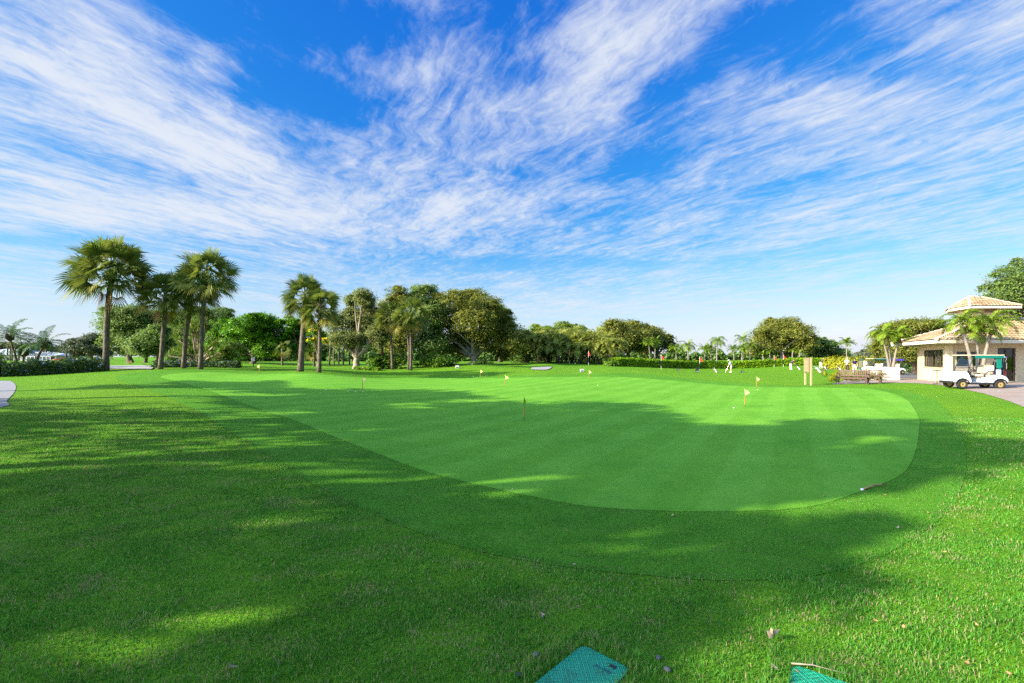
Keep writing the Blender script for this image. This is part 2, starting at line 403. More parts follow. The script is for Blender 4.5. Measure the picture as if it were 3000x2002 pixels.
# ground materials -------------------------------------------------------
def grassmat(name, c_lo, c_hi, straw, straw_amt, fine, stripes=0.0, bs=.6, bd=.02, tr=None):
    m, nt, N, L = new_mat(name)
    P = wpos(nt)
    patch = noise(nt, P, .35, 5, .6)
    mid = noise(nt, P, 2.3, 5, .6)
    fn = noise(nt, vmap(nt, P, (1, 1, 1)), fine, 4, .7)
    fn2 = noise(nt, vmap(nt, P, (1, 1, 1), (0, 0, .5)), fine*.31, 4, .7)
    f = mth(nt, 'ADD', mth(nt, 'MULTIPLY', patch, .8), mth(nt, 'MULTIPLY', mid, .6))
    f = mth(nt, 'ADD', f, mth(nt, 'MULTIPLY', mth(nt, 'ADD', fn, fn2), .55))
    c = mixrgb(nt, c_lo, c_hi, mapr(nt, f, .85, 1.65))
    if stripes:
        w = N.new('ShaderNodeTexWave'); w.inputs['Scale'].default_value = .22; w.inputs['Distortion'].default_value = 1.6
        w.inputs['Detail'].default_value = 2; w.inputs['Detail Scale'].default_value = .6
        L.new(vmap(nt, P, (1, 1, 1), (0, 0, .55)), w.inputs[0])
        c = mixrgb(nt, c, (1.16, 1.10, 1.3), mth(nt, 'MULTIPLY', mapr(nt, w.outputs['Fac'], .35, .65, 0, 1, True), stripes), 'MULTIPLY')
    s = mth(nt, 'MULTIPLY', mapr(nt, noise(nt, vmap(nt, P, (1, 2.2, 1)), .9, 7, .72), .54, .74), straw_amt)
    s = mth(nt, 'MULTIPLY', s, mapr(nt, noise(nt, P, fine*.8, 3, .7), .42, .62))
    c = mixrgb(nt, c, straw, s)
    h = mth(nt, 'ADD', fn, mth(nt, 'MULTIPLY', fn2, 1.5))
    out(nt, principled(nt, c, .85, .04, 0, bump(nt, h, bs, bd))); return m
M_LAWN = grassmat('lawn_grass', (.054, .160, .008), (.132, .268, .013), (.22, .20, .07), .75, 38, 0, .9, .03)
M_FRINGE = grassmat('fringe_grass', (.041, .150, .010), (.094, .240, .017), (.20, .19, .07), .5, 60, .25, .9, .014)
M_GREEN = grassmat('putting_grass', (.058, .200, .013), (.140, .325, .028), (.18, .27, .05), .4, 70, .85, .7, .007)
def pavemat(name, c1, c2, c3):
    m, nt, N, L = new_mat(name); P = wpos(nt)
    b = N.new('ShaderNodeTexBrick'); L.new(vmap(nt, P, (1, 1, 1), (0, 0, .35)), b.inputs[0])
    b.inputs['Scale'].default_value = 2.2; b.inputs['Mortar Size'].default_value = .012
    b.inputs['Color1'].default_value = (*c1, 1); b.inputs['Color2'].default_value = (*c2, 1); b.inputs['Mortar'].default_value = (*[x*.5 for x in c1], 1)
    c = mixrgb(nt, b.outputs[0], c3, mapr(nt, noise(nt, vmap(nt, P, (.5, 2.2, 1)), .9, 5), .42, .68, 0, .8))
    out(nt, principled(nt, c, .8, .25, 0, bump(nt, noise(nt, P, 30, 4), .3, .01))); return m
M_PLAZA = pavemat('plaza_pavers', (.25, .175, .125), (.31, .225, .165), (.29, .265, .24))
M_ASPH = simple('asphalt_grey', (.13, .12, .11), .9, .2, 0, .25, 2, .3)
M_PATH = simple('path_concrete', (.20, .20, .21), .9, .2, 0, .12, 3, .25)
M_SAND = simple('white_sand', (.27, .255, .235), .95, .1, 0, .1, 4, .3)

# the lawn: one polar sheet to the horizon -------------------------------
angs = np.concatenate([np.linspace(-68, 68, 620), np.linspace(70, 290, 111)])
angs = np.radians(angs)
rad = np.concatenate([np.geomspace(.35, 110, 300), np.geomspace(116, 3500, 40)])
A_, R_ = np.meshgrid(angs, rad)
X_ = R_*np.sin(A_); Y_ = R_*np.cos(A_)
Z_ = terr(X_, Y_)
for i, pl in enumerate(SHEETS):
    ins = inside(pl, X_.ravel(), Y_.ravel()).reshape(X_.shape)
    dd = np.full(X_.shape, 1e9)
    pp = np.concatenate([pl+(np.roll(pl, -1, 0)-pl)*t for t in ((0, .2, .4, .6, .8) if len(pl) < 60 else (0,))])
    for qx, qy in pp: dd = np.minimum(dd, (X_-qx)**2+(Y_-qy)**2)
    ins &= np.sqrt(dd) > .06+.032*R_
    Z_ = np.where(ins, Z_-(.05+.0035*R_), Z_)
fine_ = (np.sin(X_*2.1+1.3*np.sin(Y_*1.7))*np.cos(Y_*1.9+np.sin(X_*1.1)))*.004*np.clip(1.5-R_/25, 0, 1)
Z_ = Z_+fine_
na, nr = len(angs), len(rad)
idx = np.arange(na*nr).reshape(nr, na)
q = np.stack([idx[:-1, :], np.roll(idx, -1, 1)[:-1, :], np.roll(idx, -1, 1)[1:, :], idx[1:, :]], -1).reshape(-1, 4)
V_ = np.stack([X_, Y_, Z_], -1).reshape(-1, 3)
c0 = len(V_); V_ = np.vstack([V_, [[0, 0, tz(0, .1)]]])
tri = np.stack([np.full(na, c0), np.roll(idx[0], -1), idx[0]], -1)
o = np_mesh('lawn', V_, [q[:, ::-1], tri[:, ::-1]], M_LAWN, None, True)
tag(o, 'mown rough lawn rolling all round the putting green', 'lawn', None, 'structure')
def sheet(name, poly, mat, dz, label, cat, rings=70, dep=None, dzfar=0.0, under=None):
    poly = np.array(poly); c = poly.mean(0); n = len(poly)
    s = np.linspace(0, 1, rings+1)[1:]
    X = c[0]+s[:, None]*(poly[:, 0]-c[0]); Y = c[1]+s[:, None]*(poly[:, 1]-c[1])
    Z = terr(X, Y)+dz+dzfar*np.sqrt(X*X+Y*Y)
    if dep: Z = Z+dep*(s[:, None]**4-1)
    if under is not None:
        uc = under.mean(0); sh = uc+(under-uc)*.97
        Z = np.where(inside(sh, X.ravel(), Y.ravel()).reshape(X.shape), Z-.03-.002*np.sqrt(X*X+Y*Y), Z)
    V = np.stack([X, Y, Z], -1).reshape(-1, 3)
    V = np.vstack([V, [[c[0], c[1], tz(*c)+dz+(-dep if dep else 0)-(.1 if under is not None else 0)+dzfar*np.hypot(*c)]]])
    I = np.arange(n*rings).reshape(rings, n); J = np.roll(I, -1, 1)
    q = np.stack([I[:-1], J[:-1], J[1:], I[1:]], -1).reshape(-1, 4)
    t = np.stack([np.full(n, n*rings), J[0], I[0]], -1)
    a = (poly[:, 0]*np.roll(poly[:, 1], -1)-np.roll(poly[:, 0], -1)*poly[:, 1]).sum()
    if a > 0: pass
    Q = [q, t] if a < 0 else [q[:, ::-1], t[:, ::-1]]
    o = np_mesh(name, V, Q, mat, None, True)
    return tag(o, label, cat, None, 'structure')
def tri_sheet(name, poly, mat, dz, label, cat):
    """for outlines that are not star shaped: a fine grid cut to the outline"""
    me = bpy.data.meshes.new(name); bm = bmesh.new()
    vs = [bm.verts.new((x, y, 0)) for x, y in poly]
    bm.faces.new(vs)
    x0, y0 = np.min(poly, 0); x1, y1 = np.max(poly, 0)
    for k in np.arange(x0+1.1, x1, 1.6): bmesh.ops.bisect_plane(bm, geom=bm.verts[:]+bm.edges[:]+bm.faces[:], plane_co=(k, 0, 0), plane_no=(1, 0, 0))
    for k in np.arange(y0+1.1, y1, 1.6): bmesh.ops.bisect_plane(bm, geom=bm.verts[:]+bm.edges[:]+bm.faces[:], plane_co=(0, k, 0), plane_no=(0, 1, 0))
    bmesh.ops.triangulate(bm, faces=bm.faces[:])
    bm.verts.ensure_lookup_table()
    z = terr(np.array([v.co.x for v in bm.verts]), np.array([v.co.y for v in bm.verts]))
    for v, h in zip(bm.verts, z): v.co.z = h+dz
    bmesh.ops.recalc_face_normals(bm, faces=bm.faces[:])
    if sum(f.normal.z for f in bm.faces) < 0: bmesh.ops.reverse_faces(bm, faces=bm.faces[:])
    bm.to_mesh(me); bm.free()
    return tag(link_mesh(name, me, mat, None, True), label, cat, None, 'structure')
sheet('fringe', FR, M_FRINGE, .0045, 'closely mown darker fringe round the putting green', 'fringe', 110, None, .0004, GR)
sheet('putting_green', GR, M_GREEN, .0075, 'pale smooth putting green', 'putting green', 110, None, .0006)
tri_sheet('path', PATH, M_PATH, .014, 'pale concrete cart path curving in at the left edge', 'path')
tri_sheet('plaza', PLAZA, M_PLAZA, .016, 'paved terrace of pinkish stone in front of the clubhouse', 'terrace')
tri_sheet('parking_lot', LOT, M_ASPH, .04, 'grey asphalt car park beyond the planter', 'car park')
sheet('sand_bunker', BUNK, M_SAND, .06, 'white sand bunker in the dip between two mounds', 'bunker', 12)
sheet('sand_path', FARPATH, M_SAND, .07, 'pale sandy path beyond the tallest palm', 'path', 12)

# grass blades near the camera -------------------------------------------
BOXES = [((.44, 2.84), (-.68, -.73), (.70, -.71)), ((1.615, 2.655), (.80, -.60), (-.60, -.80))]   # valve box lids: corner, two edge directions
BL, BWd = .50, .33
def on_box(X, Y, mrg=0.0):
    r = np.zeros(X.shape, bool)
    for (cx, cy), e1, e2 in BOXES:
        a = (X-cx)*e1[0]+(Y-cy)*e1[1]; b = (X-cx)*e2[0]+(Y-cy)*e2[1]
        r |= (a > -mrg) & (a < BL+mrg) & (b > -mrg) & (b < BWd+mrg)
    return r
def blades(name, mat, zones, test, label, zoff=0.0, hmul=1.0):
    VV = []; FF = []; n0 = 0
    for r0, r1, dens, h, w in zones:
        area = math.radians(132)/2*(r1*r1-r0*r0); n = int(area*dens)
        a = NR.uniform(-math.radians(66), math.radians(66), n); r = np.sqrt(NR.uniform(r0*r0, r1*r1, n))
        X = r*np.sin(a); Y = r*np.cos(a)
        k = test(X, Y); X, Y = X[k], Y[k]; n = len(X)
        cl = .5+.5*np.sin(X*5.3+2*np.sin(Y*3.1))*np.cos(Y*4.7+1.5*np.sin(X*2.3))      # tufts
        keep = NR.random(n) < .55+.45*cl; X, Y, cl = X[keep], Y[keep], cl[keep]; n = len(X)
        Z = terr(X, Y)+zoff
        hh = h*hmul*NR.uniform(.55, 1.25, n)*(.75+.5*cl)
        near = np.zeros(n, bool) if hmul < .9 else (on_box(X, Y, .12))
        hh = np.where(near, hh*2.1, hh)
        th = NR.uniform(0, 2*PI, n); lean = np.abs(NR.normal(.55, .45, n))
        dx, dy = np.cos(th), np.sin(th)
        ww = w*NR.uniform(.7, 1.3, n)
        ph = NR.uniform(0, 2*PI, n); sx, sy = np.cos(ph)*ww/2, np.sin(ph)*ww/2
        l1 = lean*.55; l2 = lean*1.5
        mx = X+dx*np.sin(l1)*hh*.55; my = Y+dy*np.sin(l1)*hh*.55; mz = Z+np.cos(l1)*hh*.55
        ex = mx+dx*np.sin(l2)*hh*.45; ey = my+dy*np.sin(l2)*hh*.45; ez = mz+np.cos(l2)*hh*.45
        v = np.stack([np.stack([X-sx, Y-sy, Z-.004], -1), np.stack([X+sx, Y+sy, Z-.004], -1),
                      np.stack([mx+sx*.8, my+sy*.8, mz], -1), np.stack([mx-sx*.8, my-sy*.8, mz], -1),
                      np.stack([ex, ey, ez], -1)], 1)
        VV.append(v.reshape(-1, 3)); FF.append(n0+np.arange(n)*5); n0 += n*5
    V = np.concatenate(VV); b = np.concatenate(FF)
    q = np.stack([b, b+1, b+2, b+3], -1); t = np.stack([b+3, b+2, b+4], -1)
    o = np_mesh(name, V, [q, t], mat)
    return tag(o, label, 'grass', None, 'stuff')
def blademat(name, c1, c2, dry, dryamt):
    m, nt, N, L = new_mat(name)
    rnd = N.new('ShaderNodeNewGeometry').outputs['Random Per Island']; P = wpos(nt)
    c = mixrgb(nt, c1, c2, rnd)
    c = mixrgb(nt, c, tuple(x*.62 for x in c1), mapr(nt, noise(nt, P, 1.1, 4, .6), .40, .68, 0, .55))
    pt = mapr(nt, noise(nt, vmap(nt, P, (1, 1.8, 1)), 1.3, 5, .7), .5, .68)
    pk = mth(nt, 'FRACT', mth(nt, 'MULTIPLY', rnd, 37.3))
    c = mixrgb(nt, c, dry, mth(nt, 'MULTIPLY', mth(nt, 'GREATER_THAN', pk, mth(nt, 'SUBTRACT', .93, mth(nt, 'MULTIPLY', pt, dryamt))), .85))
    p = principled(nt, c, .6, .09)
    t = N.new('ShaderNodeBsdfTranslucent'); L.new(mixrgb(nt, c, (1, 1, .4), .3, 'MULTIPLY'), t.inputs[0])
    mx = N.new('ShaderNodeMixShader'); mx.inputs[0].default_value = .35
    L.new(p, mx.inputs[1]); L.new(t.outputs[0], mx.inputs[2]); out(nt, mx.outputs[0]); return m
M_BLADE = blademat('rough_blade', (.034, .175, .015), (.140, .365, .044), (.34, .29, .14), .58)
M_FBLADE = blademat('fringe_blade', (.036, .155, .011), (.112, .305, .026), (.26, .22, .11), .2)
def shrink(p, k): return p.mean(0)+(p-p.mean(0))*k
FRs, GRs = shrink(FR, .9955), shrink(GR, .9965)
def jit(X): return X+NR.normal(0, .018, X.shape)
def rough_ok(X, Y): return ~(inside(FRs, jit(X), jit(Y)) | inside(PATH, X, Y) | inside(PLAZA, X, Y) | on_box(X, Y, -.012))
def fringe_ok(X, Y): return inside(FR, X, Y) & ~inside(GRs, jit(X), jit(Y))
blades('rough_grass', M_BLADE, [(1.6, 3.6, 13000, .030, .0034), (3.6, 6.5, 6000, .031, .0046), (6.5, 11, 2400, .032, .0070), (11, 19, 800, .034, .012)], rough_ok, 'short rough grass blades over the near lawn')
blades('fringe_grass', M_FBLADE, [(3.2, 6, 5200, .016, .0036), (6, 10, 2600, .016, .006), (10, 16, 900, .017, .010)], fringe_ok, 'short clipped blades of the fringe round the green', .008, .85)

# ------------------------------------------------------------------ vegetation
G_OAK = leafmat('oak_leaf', (0.105, 0.127, 0.018), (0.286, 0.297, 0.053), 0.42, .5, (0.077, 0.105, 0.018))
G_OAKD = leafmat('dark_oak_leaf', (0.090, 0.156, 0.036), (0.225, 0.313, 0.068), 0.42, .5, (0.071, 0.125, 0.036))
G_OLIVE = leafmat('grey_oak_leaf', (0.121, 0.159, 0.044), (0.233, 0.261, 0.083), 0.40, .5)
G_FIC = leafmat('bright_leaf', (0.061, 0.168, 0.006), (0.162, 0.343, 0.013), .32, .4, (0.041, 0.124, 0.006))
G_PINE = leafmat('pine_needle', (0.098, 0.166, 0.013), (0.210, 0.287, 0.022), .25, .5)
G_SAB = leafmat('fan_palm_leaf', (0.078, 0.112, 0.020), (0.200, 0.232, 0.042), 0.34, .6, (0.069, 0.130, 0.030))
G_SABY = leafmat('old_fan_leaf', (.12, .125, .018), (.22, .20, .03), .25, .6)
G_DATE = leafmat('backlit_date_leaf', (0.038, 0.093, 0.025), (0.103, 0.177, 0.048), .2, .45)  # dark grey green: the backlit look is put into the leaf colour
G_FEA = leafmat('feather_palm_leaf', (.065, .125, .010), (.20, .28, .020), .3, .45)
G_CLUMP = leafmat('clump_palm_leaf', (0.110, 0.165, 0.013), (0.418, 0.418, 0.094), 0.40, .4, (0.066, 0.110, 0.017))
G_STRAP = leafmat('strap_leaf', (0.075, 0.142, 0.018), (0.219, 0.290, 0.045), .28, .4)
G_HEDGE = leafmat('hedge_leaf', (.10, .22, .006), (.30, .46, .015), .35, .35, (.06, .15, .006))
G_SHRUB = leafmat('shrub_leaf', (0.053, 0.130, 0.012), (0.158, 0.267, 0.024), .3, .4)
G_DARK = leafmat('shade_shrub_leaf', (0.031, 0.073, 0.016), (0.077, 0.136, 0.027), .2, .45)
G_BROM = leafmat('yellow_strap_leaf', (.150, .190, .010), (.330, .310, .018), .3, .4)
G_YEL = leafmat('yellow_flower', (.55, .40, .01), (.75, .55, .02), .3, .5)
G_PURP = leafmat('purple_flower', (.16, .13, .50), (.32, .28, .70), .2, .5)
G_RED = leafmat('red_flower', (.50, .06, .02), (.62, .14, .04), .2, .5)
G_STRAW = leafmat('straw_grass', (.38, .26, .11), (.52, .38, .18), .25, .6)
G_DEAD = leafmat('dead_frond', (.20, .13, .06), (.34, .23, .12), .1, .8)
G_WOOD = leafmat('wood_leaf', (0.064, 0.124, 0.030), (0.174, 0.274, 0.056), 0.35, .5)
G_FAR = leafmat('hazed_far_leaf', (.075, .10, .055), (.16, .18, .10), .25, .6)  # greyer and paler: a little distance haze mixed into the leaf colour
B_OAK = barkmat('oak_bark', (.20, .16, .11), (.33, .27, .20))
B_DARK = barkmat('dark_bark', (.07, .055, .04), (.14, .11, .085))
B_PALM = barkmat('palm_bark', (.075, .058, .042), (.24, .19, .14), 3.2, 8)
B_SMOOTH = barkmat('smooth_palm_bark', (.22, .19, .15), (.34, .30, .24), 5.5, 4)
B_SHAFT = simple('green_crownshaft', (.22, .27, .05), .5, .3)
B_BOOT = barkmat('leaf_boot', (.16, .10, .06), (.38, .29, .19), 0, 10)
B_VINE = leafmat('vine_leaf', (.06, .11, .01), (.16, .22, .02), .3, .45)

def unit(v): return v/np.maximum(np.linalg.norm(v, axis=-1, keepdims=True), 1e-9)
def leaves(name, C, Nn, size, asp, mat, parent, rng, bend=.25):
    """one small pointed leaf face at each centre, facing about Nn"""
    n = len(C); Nn = unit(Nn)
    t = unit(np.cross(Nn, unit(rng.normal(size=(n, 3)))))
    b = np.cross(Nn, t)
    s = (size*rng.uniform(.6, 1.35, n))[:, None]
    A = t*s; B = b*s*asp
    droop = Nn*s*bend
    v = np.stack([C-A-droop, C+B*.9, C+A-droop, C-B*.9], 1).reshape(-1, 3)
    q = np.arange(n*4).reshape(n, 4)
    return np_mesh(name, v, q, mat, parent)
def crown_points(lobes, n, rng, clump=.22, hollow=.45):
    """leaves gathered in clumps over the outside of lobes (cx,cy,cz,rx,ry,rz)"""
    lob = np.array(lobes, float)
    ar = (lob[:, 3]*lob[:, 5]+lob[:, 4]*lob[:, 5]+lob[:, 3]*lob[:, 4]); pr = ar/ar.sum()
    nc = max(6, n//44)
    k = rng.choice(len(lob), nc, p=pr)
    d = unit(rng.normal(size=(nc, 3))); d[:, 2] = np.where(rng.random(nc) < .35, np.abs(d[:, 2]), d[:, 2])
    rr = (1-(1-hollow)*rng.random(nc)**1.7)*rng.uniform(.92, 1.2, nc)
    cc = lob[k, :3]+d*lob[k, 3:]*rr[:, None]
    j = rng.integers(0, nc, n)
    sc = clump*lob[k[j], 3:].mean(1)
    off = rng.normal(size=(n, 3))*sc[:, None]*np.array([1.15, 1.15, .62])
    C = cc[j]+off
    Nn = d[j]*.7+np.array([0, 0, .75])+rng.normal(size=(n, 3))*.55
    return C, Nn, cc
def limb_tree(t, base, fork, lobes, r0, mat, rng, nlimb=7, seg=5, extra=None, splay=1.0):
    """tapered trunk with limbs that bend out to the lobes"""
    m = MB(); base = Vector(base); fork = Vector(fork)
    p = []; rr = []
    for i in range(6):
        f = i/5; q = base.lerp(fork, f)
        q += Vector((rng.normal()*.12*r0*2*f*(1-f)*4, rng.normal()*.12*r0*2*f*(1-f)*4, 0))
        p.append(q); rr.append(r0*(1.45-.55*min(1, f*4) if f < .25 else .9-.25*f))
    m.tube(p, rr, 10, True)
    order = sorted(lobes, key=lambda l: -l[3]*l[5])[:nlimb]
    for l in order:
        e = Vector(l[:3]); st = base.lerp(fork, .80+.2*rng.random())
        mid = st.lerp(e, .45); mid.z += (st-e).length*.06*rng.normal(); mid.x += rng.normal()*.15*l[3]
        pts = []; rad = []
        for i in range(seg+1):
            f = i/seg
            a = st.lerp(mid, f).lerp(mid.lerp(e, f), f)
            a += Vector(rng.normal(size=3)*.05*l[3]*f); pts.append(a); rad.append(max(.02, r0*.60*(1-f)**.8+.02))
        m.tube(pts, rad, 6, False)
        for b in range(3):
            k = 2+b if 2+b < seg else seg-1
            s2 = pts[k]; e2 = e+Vector((rng.normal()*l[3]*.7, rng.normal()*l[4]*.7, rng.normal()*l[5]*.55))
            m.tube([s2, s2.lerp(e2, .5)+Vector(rng.normal(size=3)*.06*l[3]), e2], [rad[k]*.6, rad[k]*.35, .015], 5, False)
    return m.build('trunk', mat, t, True)
def wlobes(base, pxl, Y, rng, depth=.9):
    """crown lobes noted in photo pixels, given real depth round the trunk"""
    o = []
    xs = [l[0] for l in pxl]; span = (max(xs)-min(xs))/2/F*Y+.01; xm = (max(xs)+min(xs))/2
    for l in pxl:
        px, py, rx, ry = l[:4]
        x = (px-CX)/F*Y; z = CAMZ-(py-HZ)/F*Y
        f = abs((px-xm)/F*Y)/span
        dy = rng.uniform(-1, 1)*depth*span*math.sqrt(max(.08, 1-.8*f*f))
        k = 1+dy/Y
        o.append(((x*k)-base[0], Y+dy-base[1], (CAMZ+(z-CAMZ)*k)-base[2], rx/F*Y, max(rx, ry)/F*Y, ry/F*Y))
    for l in list(o):
        for q in range(2):
            d = rng.normal(size=3); d[2] = abs(d[2]); d /= np.linalg.norm(d); k = rng.uniform(.30, .48)
            o.append((l[0]+d[0]*l[3]*.9, l[1]+d[1]*l[4]*.9, l[2]+d[2]*l[5]*.9, l[3]*k, l[4]*k, l[5]*k*1.1))
    return o
def tree(name, label, px, py, Y, lobes, nleaf, leaf, mat, bark, r0, forkpy, cat='tree', group=None, asp=.5, clump=.22, seed=0, hollow=.45, nlimb=7, depth=.9, mat2=None, forkpx=None, zadj=0):
    rng = np.random.default_rng(1000+seed)
    b = gpos(px, Y, -.05+zadj); t = empty(name, b, 0, label, cat, group)
    L3 = wlobes(b, lobes, Y, rng, depth)
    fz = CAMZ-(forkpy-HZ)/F*Y-b[2]
    fx = ((forkpx or px)-px)/F*Y
    limb_tree(t, (0, 0, -.15), (fx, 0, max(.3, fz)), L3, r0, bark, rng, nlimb)
    C, Nn, cc = crown_points(L3, int(nleaf*2.1), rng, clump, hollow)
    leaves('crown', C, Nn, leaf*.68, asp, mat, t, rng)
    return t
# ---- palms
def frond_fan(m, org, d, R0, nseg, rng, droop):
    """one fan leaf: stalk, then narrow pointed segments spread round its end. m collects (V, quads, tris)"""
    d = d.normalized(); side = d.cross(Vector((0, 0, 1)))
    if side.length < .1: side = Vector((1, 0, 0))
    side.normalize(); up = side.cross(d).normalized()
    pl = R0*rng.uniform(.42, .60); bl = R0*rng.uniform(.38, .48)
    hub = org+d*pl-Vector((0, 0, 1))*pl*.10*droop
    V, Q, T = m
    w = .012*R0
    n = len(V)
    V += [org+side*w, org-side*w, hub-side*w*.8, hub+side*w*.8]; Q.append((n, n+1, n+2, n+3))
    d2 = (d-Vector((0, 0, 1))*(.12+.5*droop)).normalized()
    tw = rng.uniform(-1.25, 1.25)
    s2 = (side*math.cos(tw)+up*math.sin(tw)).normalized(); u2 = s2.cross(d2)
    nseg = int(nseg*1.35)
    for i in range(nseg):
        a = (i/(nseg-1)-.5)*2*math.radians(118)
        r = d2*math.cos(a)+s2*math.sin(a)
        fold = u2*(abs(math.sin(a))*.30-.05)
        r = (r+fold).normalized()
        ln = bl*(.72+.28*math.cos(a))*rng.uniform(.85, 1.1)
        p = r.cross(u2).normalized()*bl*.036
        q1 = hub+r*ln*.58-Vector((0, 0, 1))*ln*.05*droop
        q2 = hub+r*ln*.97-Vector((0, 0, 1))*ln*(.16+.34*rng.random())*(.35+droop)
        n = len(V)
        V += [hub+p*.25, hub-p*.25, q1-p, q1+p, q2]
        Q.append((n, n+1, n+2, n+3)); T.append((n+3, n+2, n+4))
def mesh_vqt(name, m, mat, parent):
    V, Q, T = m
    return np_mesh(name, np.array([tuple(v) for v in V]), [np.array(Q), np.array(T)] if T else np.array(Q), mat, parent)
def trunk_path(pts): 
    o = []
    P = [Vector(p) for p in pts]
    for i in range(len(P)-1):
        p0 = P[max(0, i-1)]; p1 = P[i]; p2 = P[i+1]; p3 = P[min(len(P)-1, i+2)]
        for t in (0, .25, .5, .75):
            o.append(.5*((2*p1)+(p2-p0)*t+(2*p0-5*p1+4*p2-p3)*t*t+(3*p1-p0-3*p2+p3)*t*t*t))
    o.append(P[-1]); return o
def pxpath(base, pts, Y): return [((px-CX)/F*Y-base[0], Y-base[1], CAMZ-(py-HZ)/F*Y-base[2]) for px, py in pts]
def fan_palm(label, path, Rpx, Y, nf=38, nseg=20, r0=.22, seed=0, group='fan palms beyond the green', old=7, boots=0, vine=0, skirt=4, name='fan_palm', low=-.30, lit=G_SAB):
    rng = np.random.default_rng(2000+seed)
    b = gpos(path[0][0], Y, -.03); t = empty(name, b, 0, label, 'palm', group)
    pts = trunk_path([(0, 0, 0)]+pxpath(b, path[1:], Y)); n = len(pts)
    rad = [r0*.64*(1.28-.9*min(1, i/n*6)*.25 - .12*i/n)*(1+.03*math.sin(i*2.3)) for i in range(n)]
    MB().tube(pts, rad, 12).build('trunk', B_PALM, t, True)
    top = pts[-1]; RR = Rpx/F*Y
    m = ([], [], []); mo = ([], [], [])
    for i in range(nf):
        f = (i+.5)/nf
        el = min(1.3, math.asin(1-f*(1-low))+rng.normal()*.10); az = i*2.39996+rng.normal()*.2
        d = Vector((math.cos(el)*math.cos(az), math.cos(el)*math.sin(az), math.sin(el)))
        tgt = mo if i >= nf-old else m
        frond_fan(tgt, top-Vector((0, 0, 1))*RR*.22*f, d, RR*rng.uniform(.84, 1.02), nseg, rng, .10+.45*f)
    mesh_vqt('crown', m, lit, t)
    if old: mesh_vqt('old_fronds', mo, G_SABY, t)
    if skirt:
        ms = ([], [], [])
        for i in range(skirt):
            az = rng.uniform(0, 2*PI); d = Vector((math.cos(az)*.6, math.sin(az)*.6, -.75))
            frond_fan(ms, top-Vector((0, 0, 1))*RR*.22, d, RR*.62, 12, rng, 1.6)
        mesh_vqt('dead_fronds', ms, G_DEAD, t)
    if boots:
        mb = MB()
        for i in range(46):
            f = rng.random(); k = int(n-1-f*boots*n); p = pts[max(0, k)]
            az = i*2.39996; d = Vector((math.cos(az), math.sin(az), .75))
            mb.tube([p+d*r0*.6, p+d*r0*1.5, p+d*r0*1.9+Vector((0, 0, .10))], [.075, .06, .02], 5, True)
        mb.build('leaf_boots', B_BOOT, t)
    if vine:
        k0 = int(n*(1-vine)); nn = 420
        ks = rng.integers(k0, n, nn); C = np.array([tuple(pts[k]) for k in ks])+rng.normal(size=(nn, 3))*np.array([r0*1.05, r0*1.05, .22])
        leaves('vine', C, rng.normal(size=(nn, 3))+np.array([0, -.5, .3]), .10, .7, B_VINE, t, rng)
    return t
def feather(m, org, d, ln, nl, rng, droop, leafl, wid):
    """one arching feather leaf"""
    V, Q, T = m
    p = Vector(org); d = d.normalized(); K = 10; pts = [p.copy()]; dirs = [d.copy()]
    for i in range(K):
        d = (d-Vector((0, 0, 1))*droop/K*(.5+1.2*i/K)).normalized(); p = p+d*ln/K
        pts.append(p.copy()); dirs.append(d.copy())
    side0 = dirs[0].cross(Vector((0, 0, 1)))
    if side0.length < .05: side0 = Vector((1, 0, 0))
    side0.normalize()
    for i in range(K):
        n = len(V); w = side0*wid*.35*(1-i/K*.8)
        V += [pts[i]+w, pts[i]-w, pts[i+1]-w*.9, pts[i+1]+w*.9]; Q.append((n, n+1, n+2, n+3))
    for i in range(nl):
        f = .14+.86*i/(nl-1); k = min(K-1, int(f*K)); a = f*K-k
        q = pts[k].lerp(pts[k+1], a); dd = dirs[k].lerp(dirs[k+1], a).normalized()
        upv = side0.cross(dd).normalized()
        l = leafl*(math.sin(PI*min(1, .16+.86*f))**.6)*rng.uniform(.85, 1.1)
        for s in (-1, 1):
            e = (side0*s*.9+dd*.62+upv*(.28 if rng.random() < .5 else .05)).normalized()
            wv = dd*wid*.55
            q1 = q+e*l*.55; q2 = q+e*l-Vector((0, 0, 1))*l*(.25+.3*rng.random())
            n = len(V)
            V += [q+wv*.5, q-wv*.5, q1-wv, q1+wv, q2]; Q.append((n, n+1, n+2, n+3)); T.append((n+3, n+2, n+4))
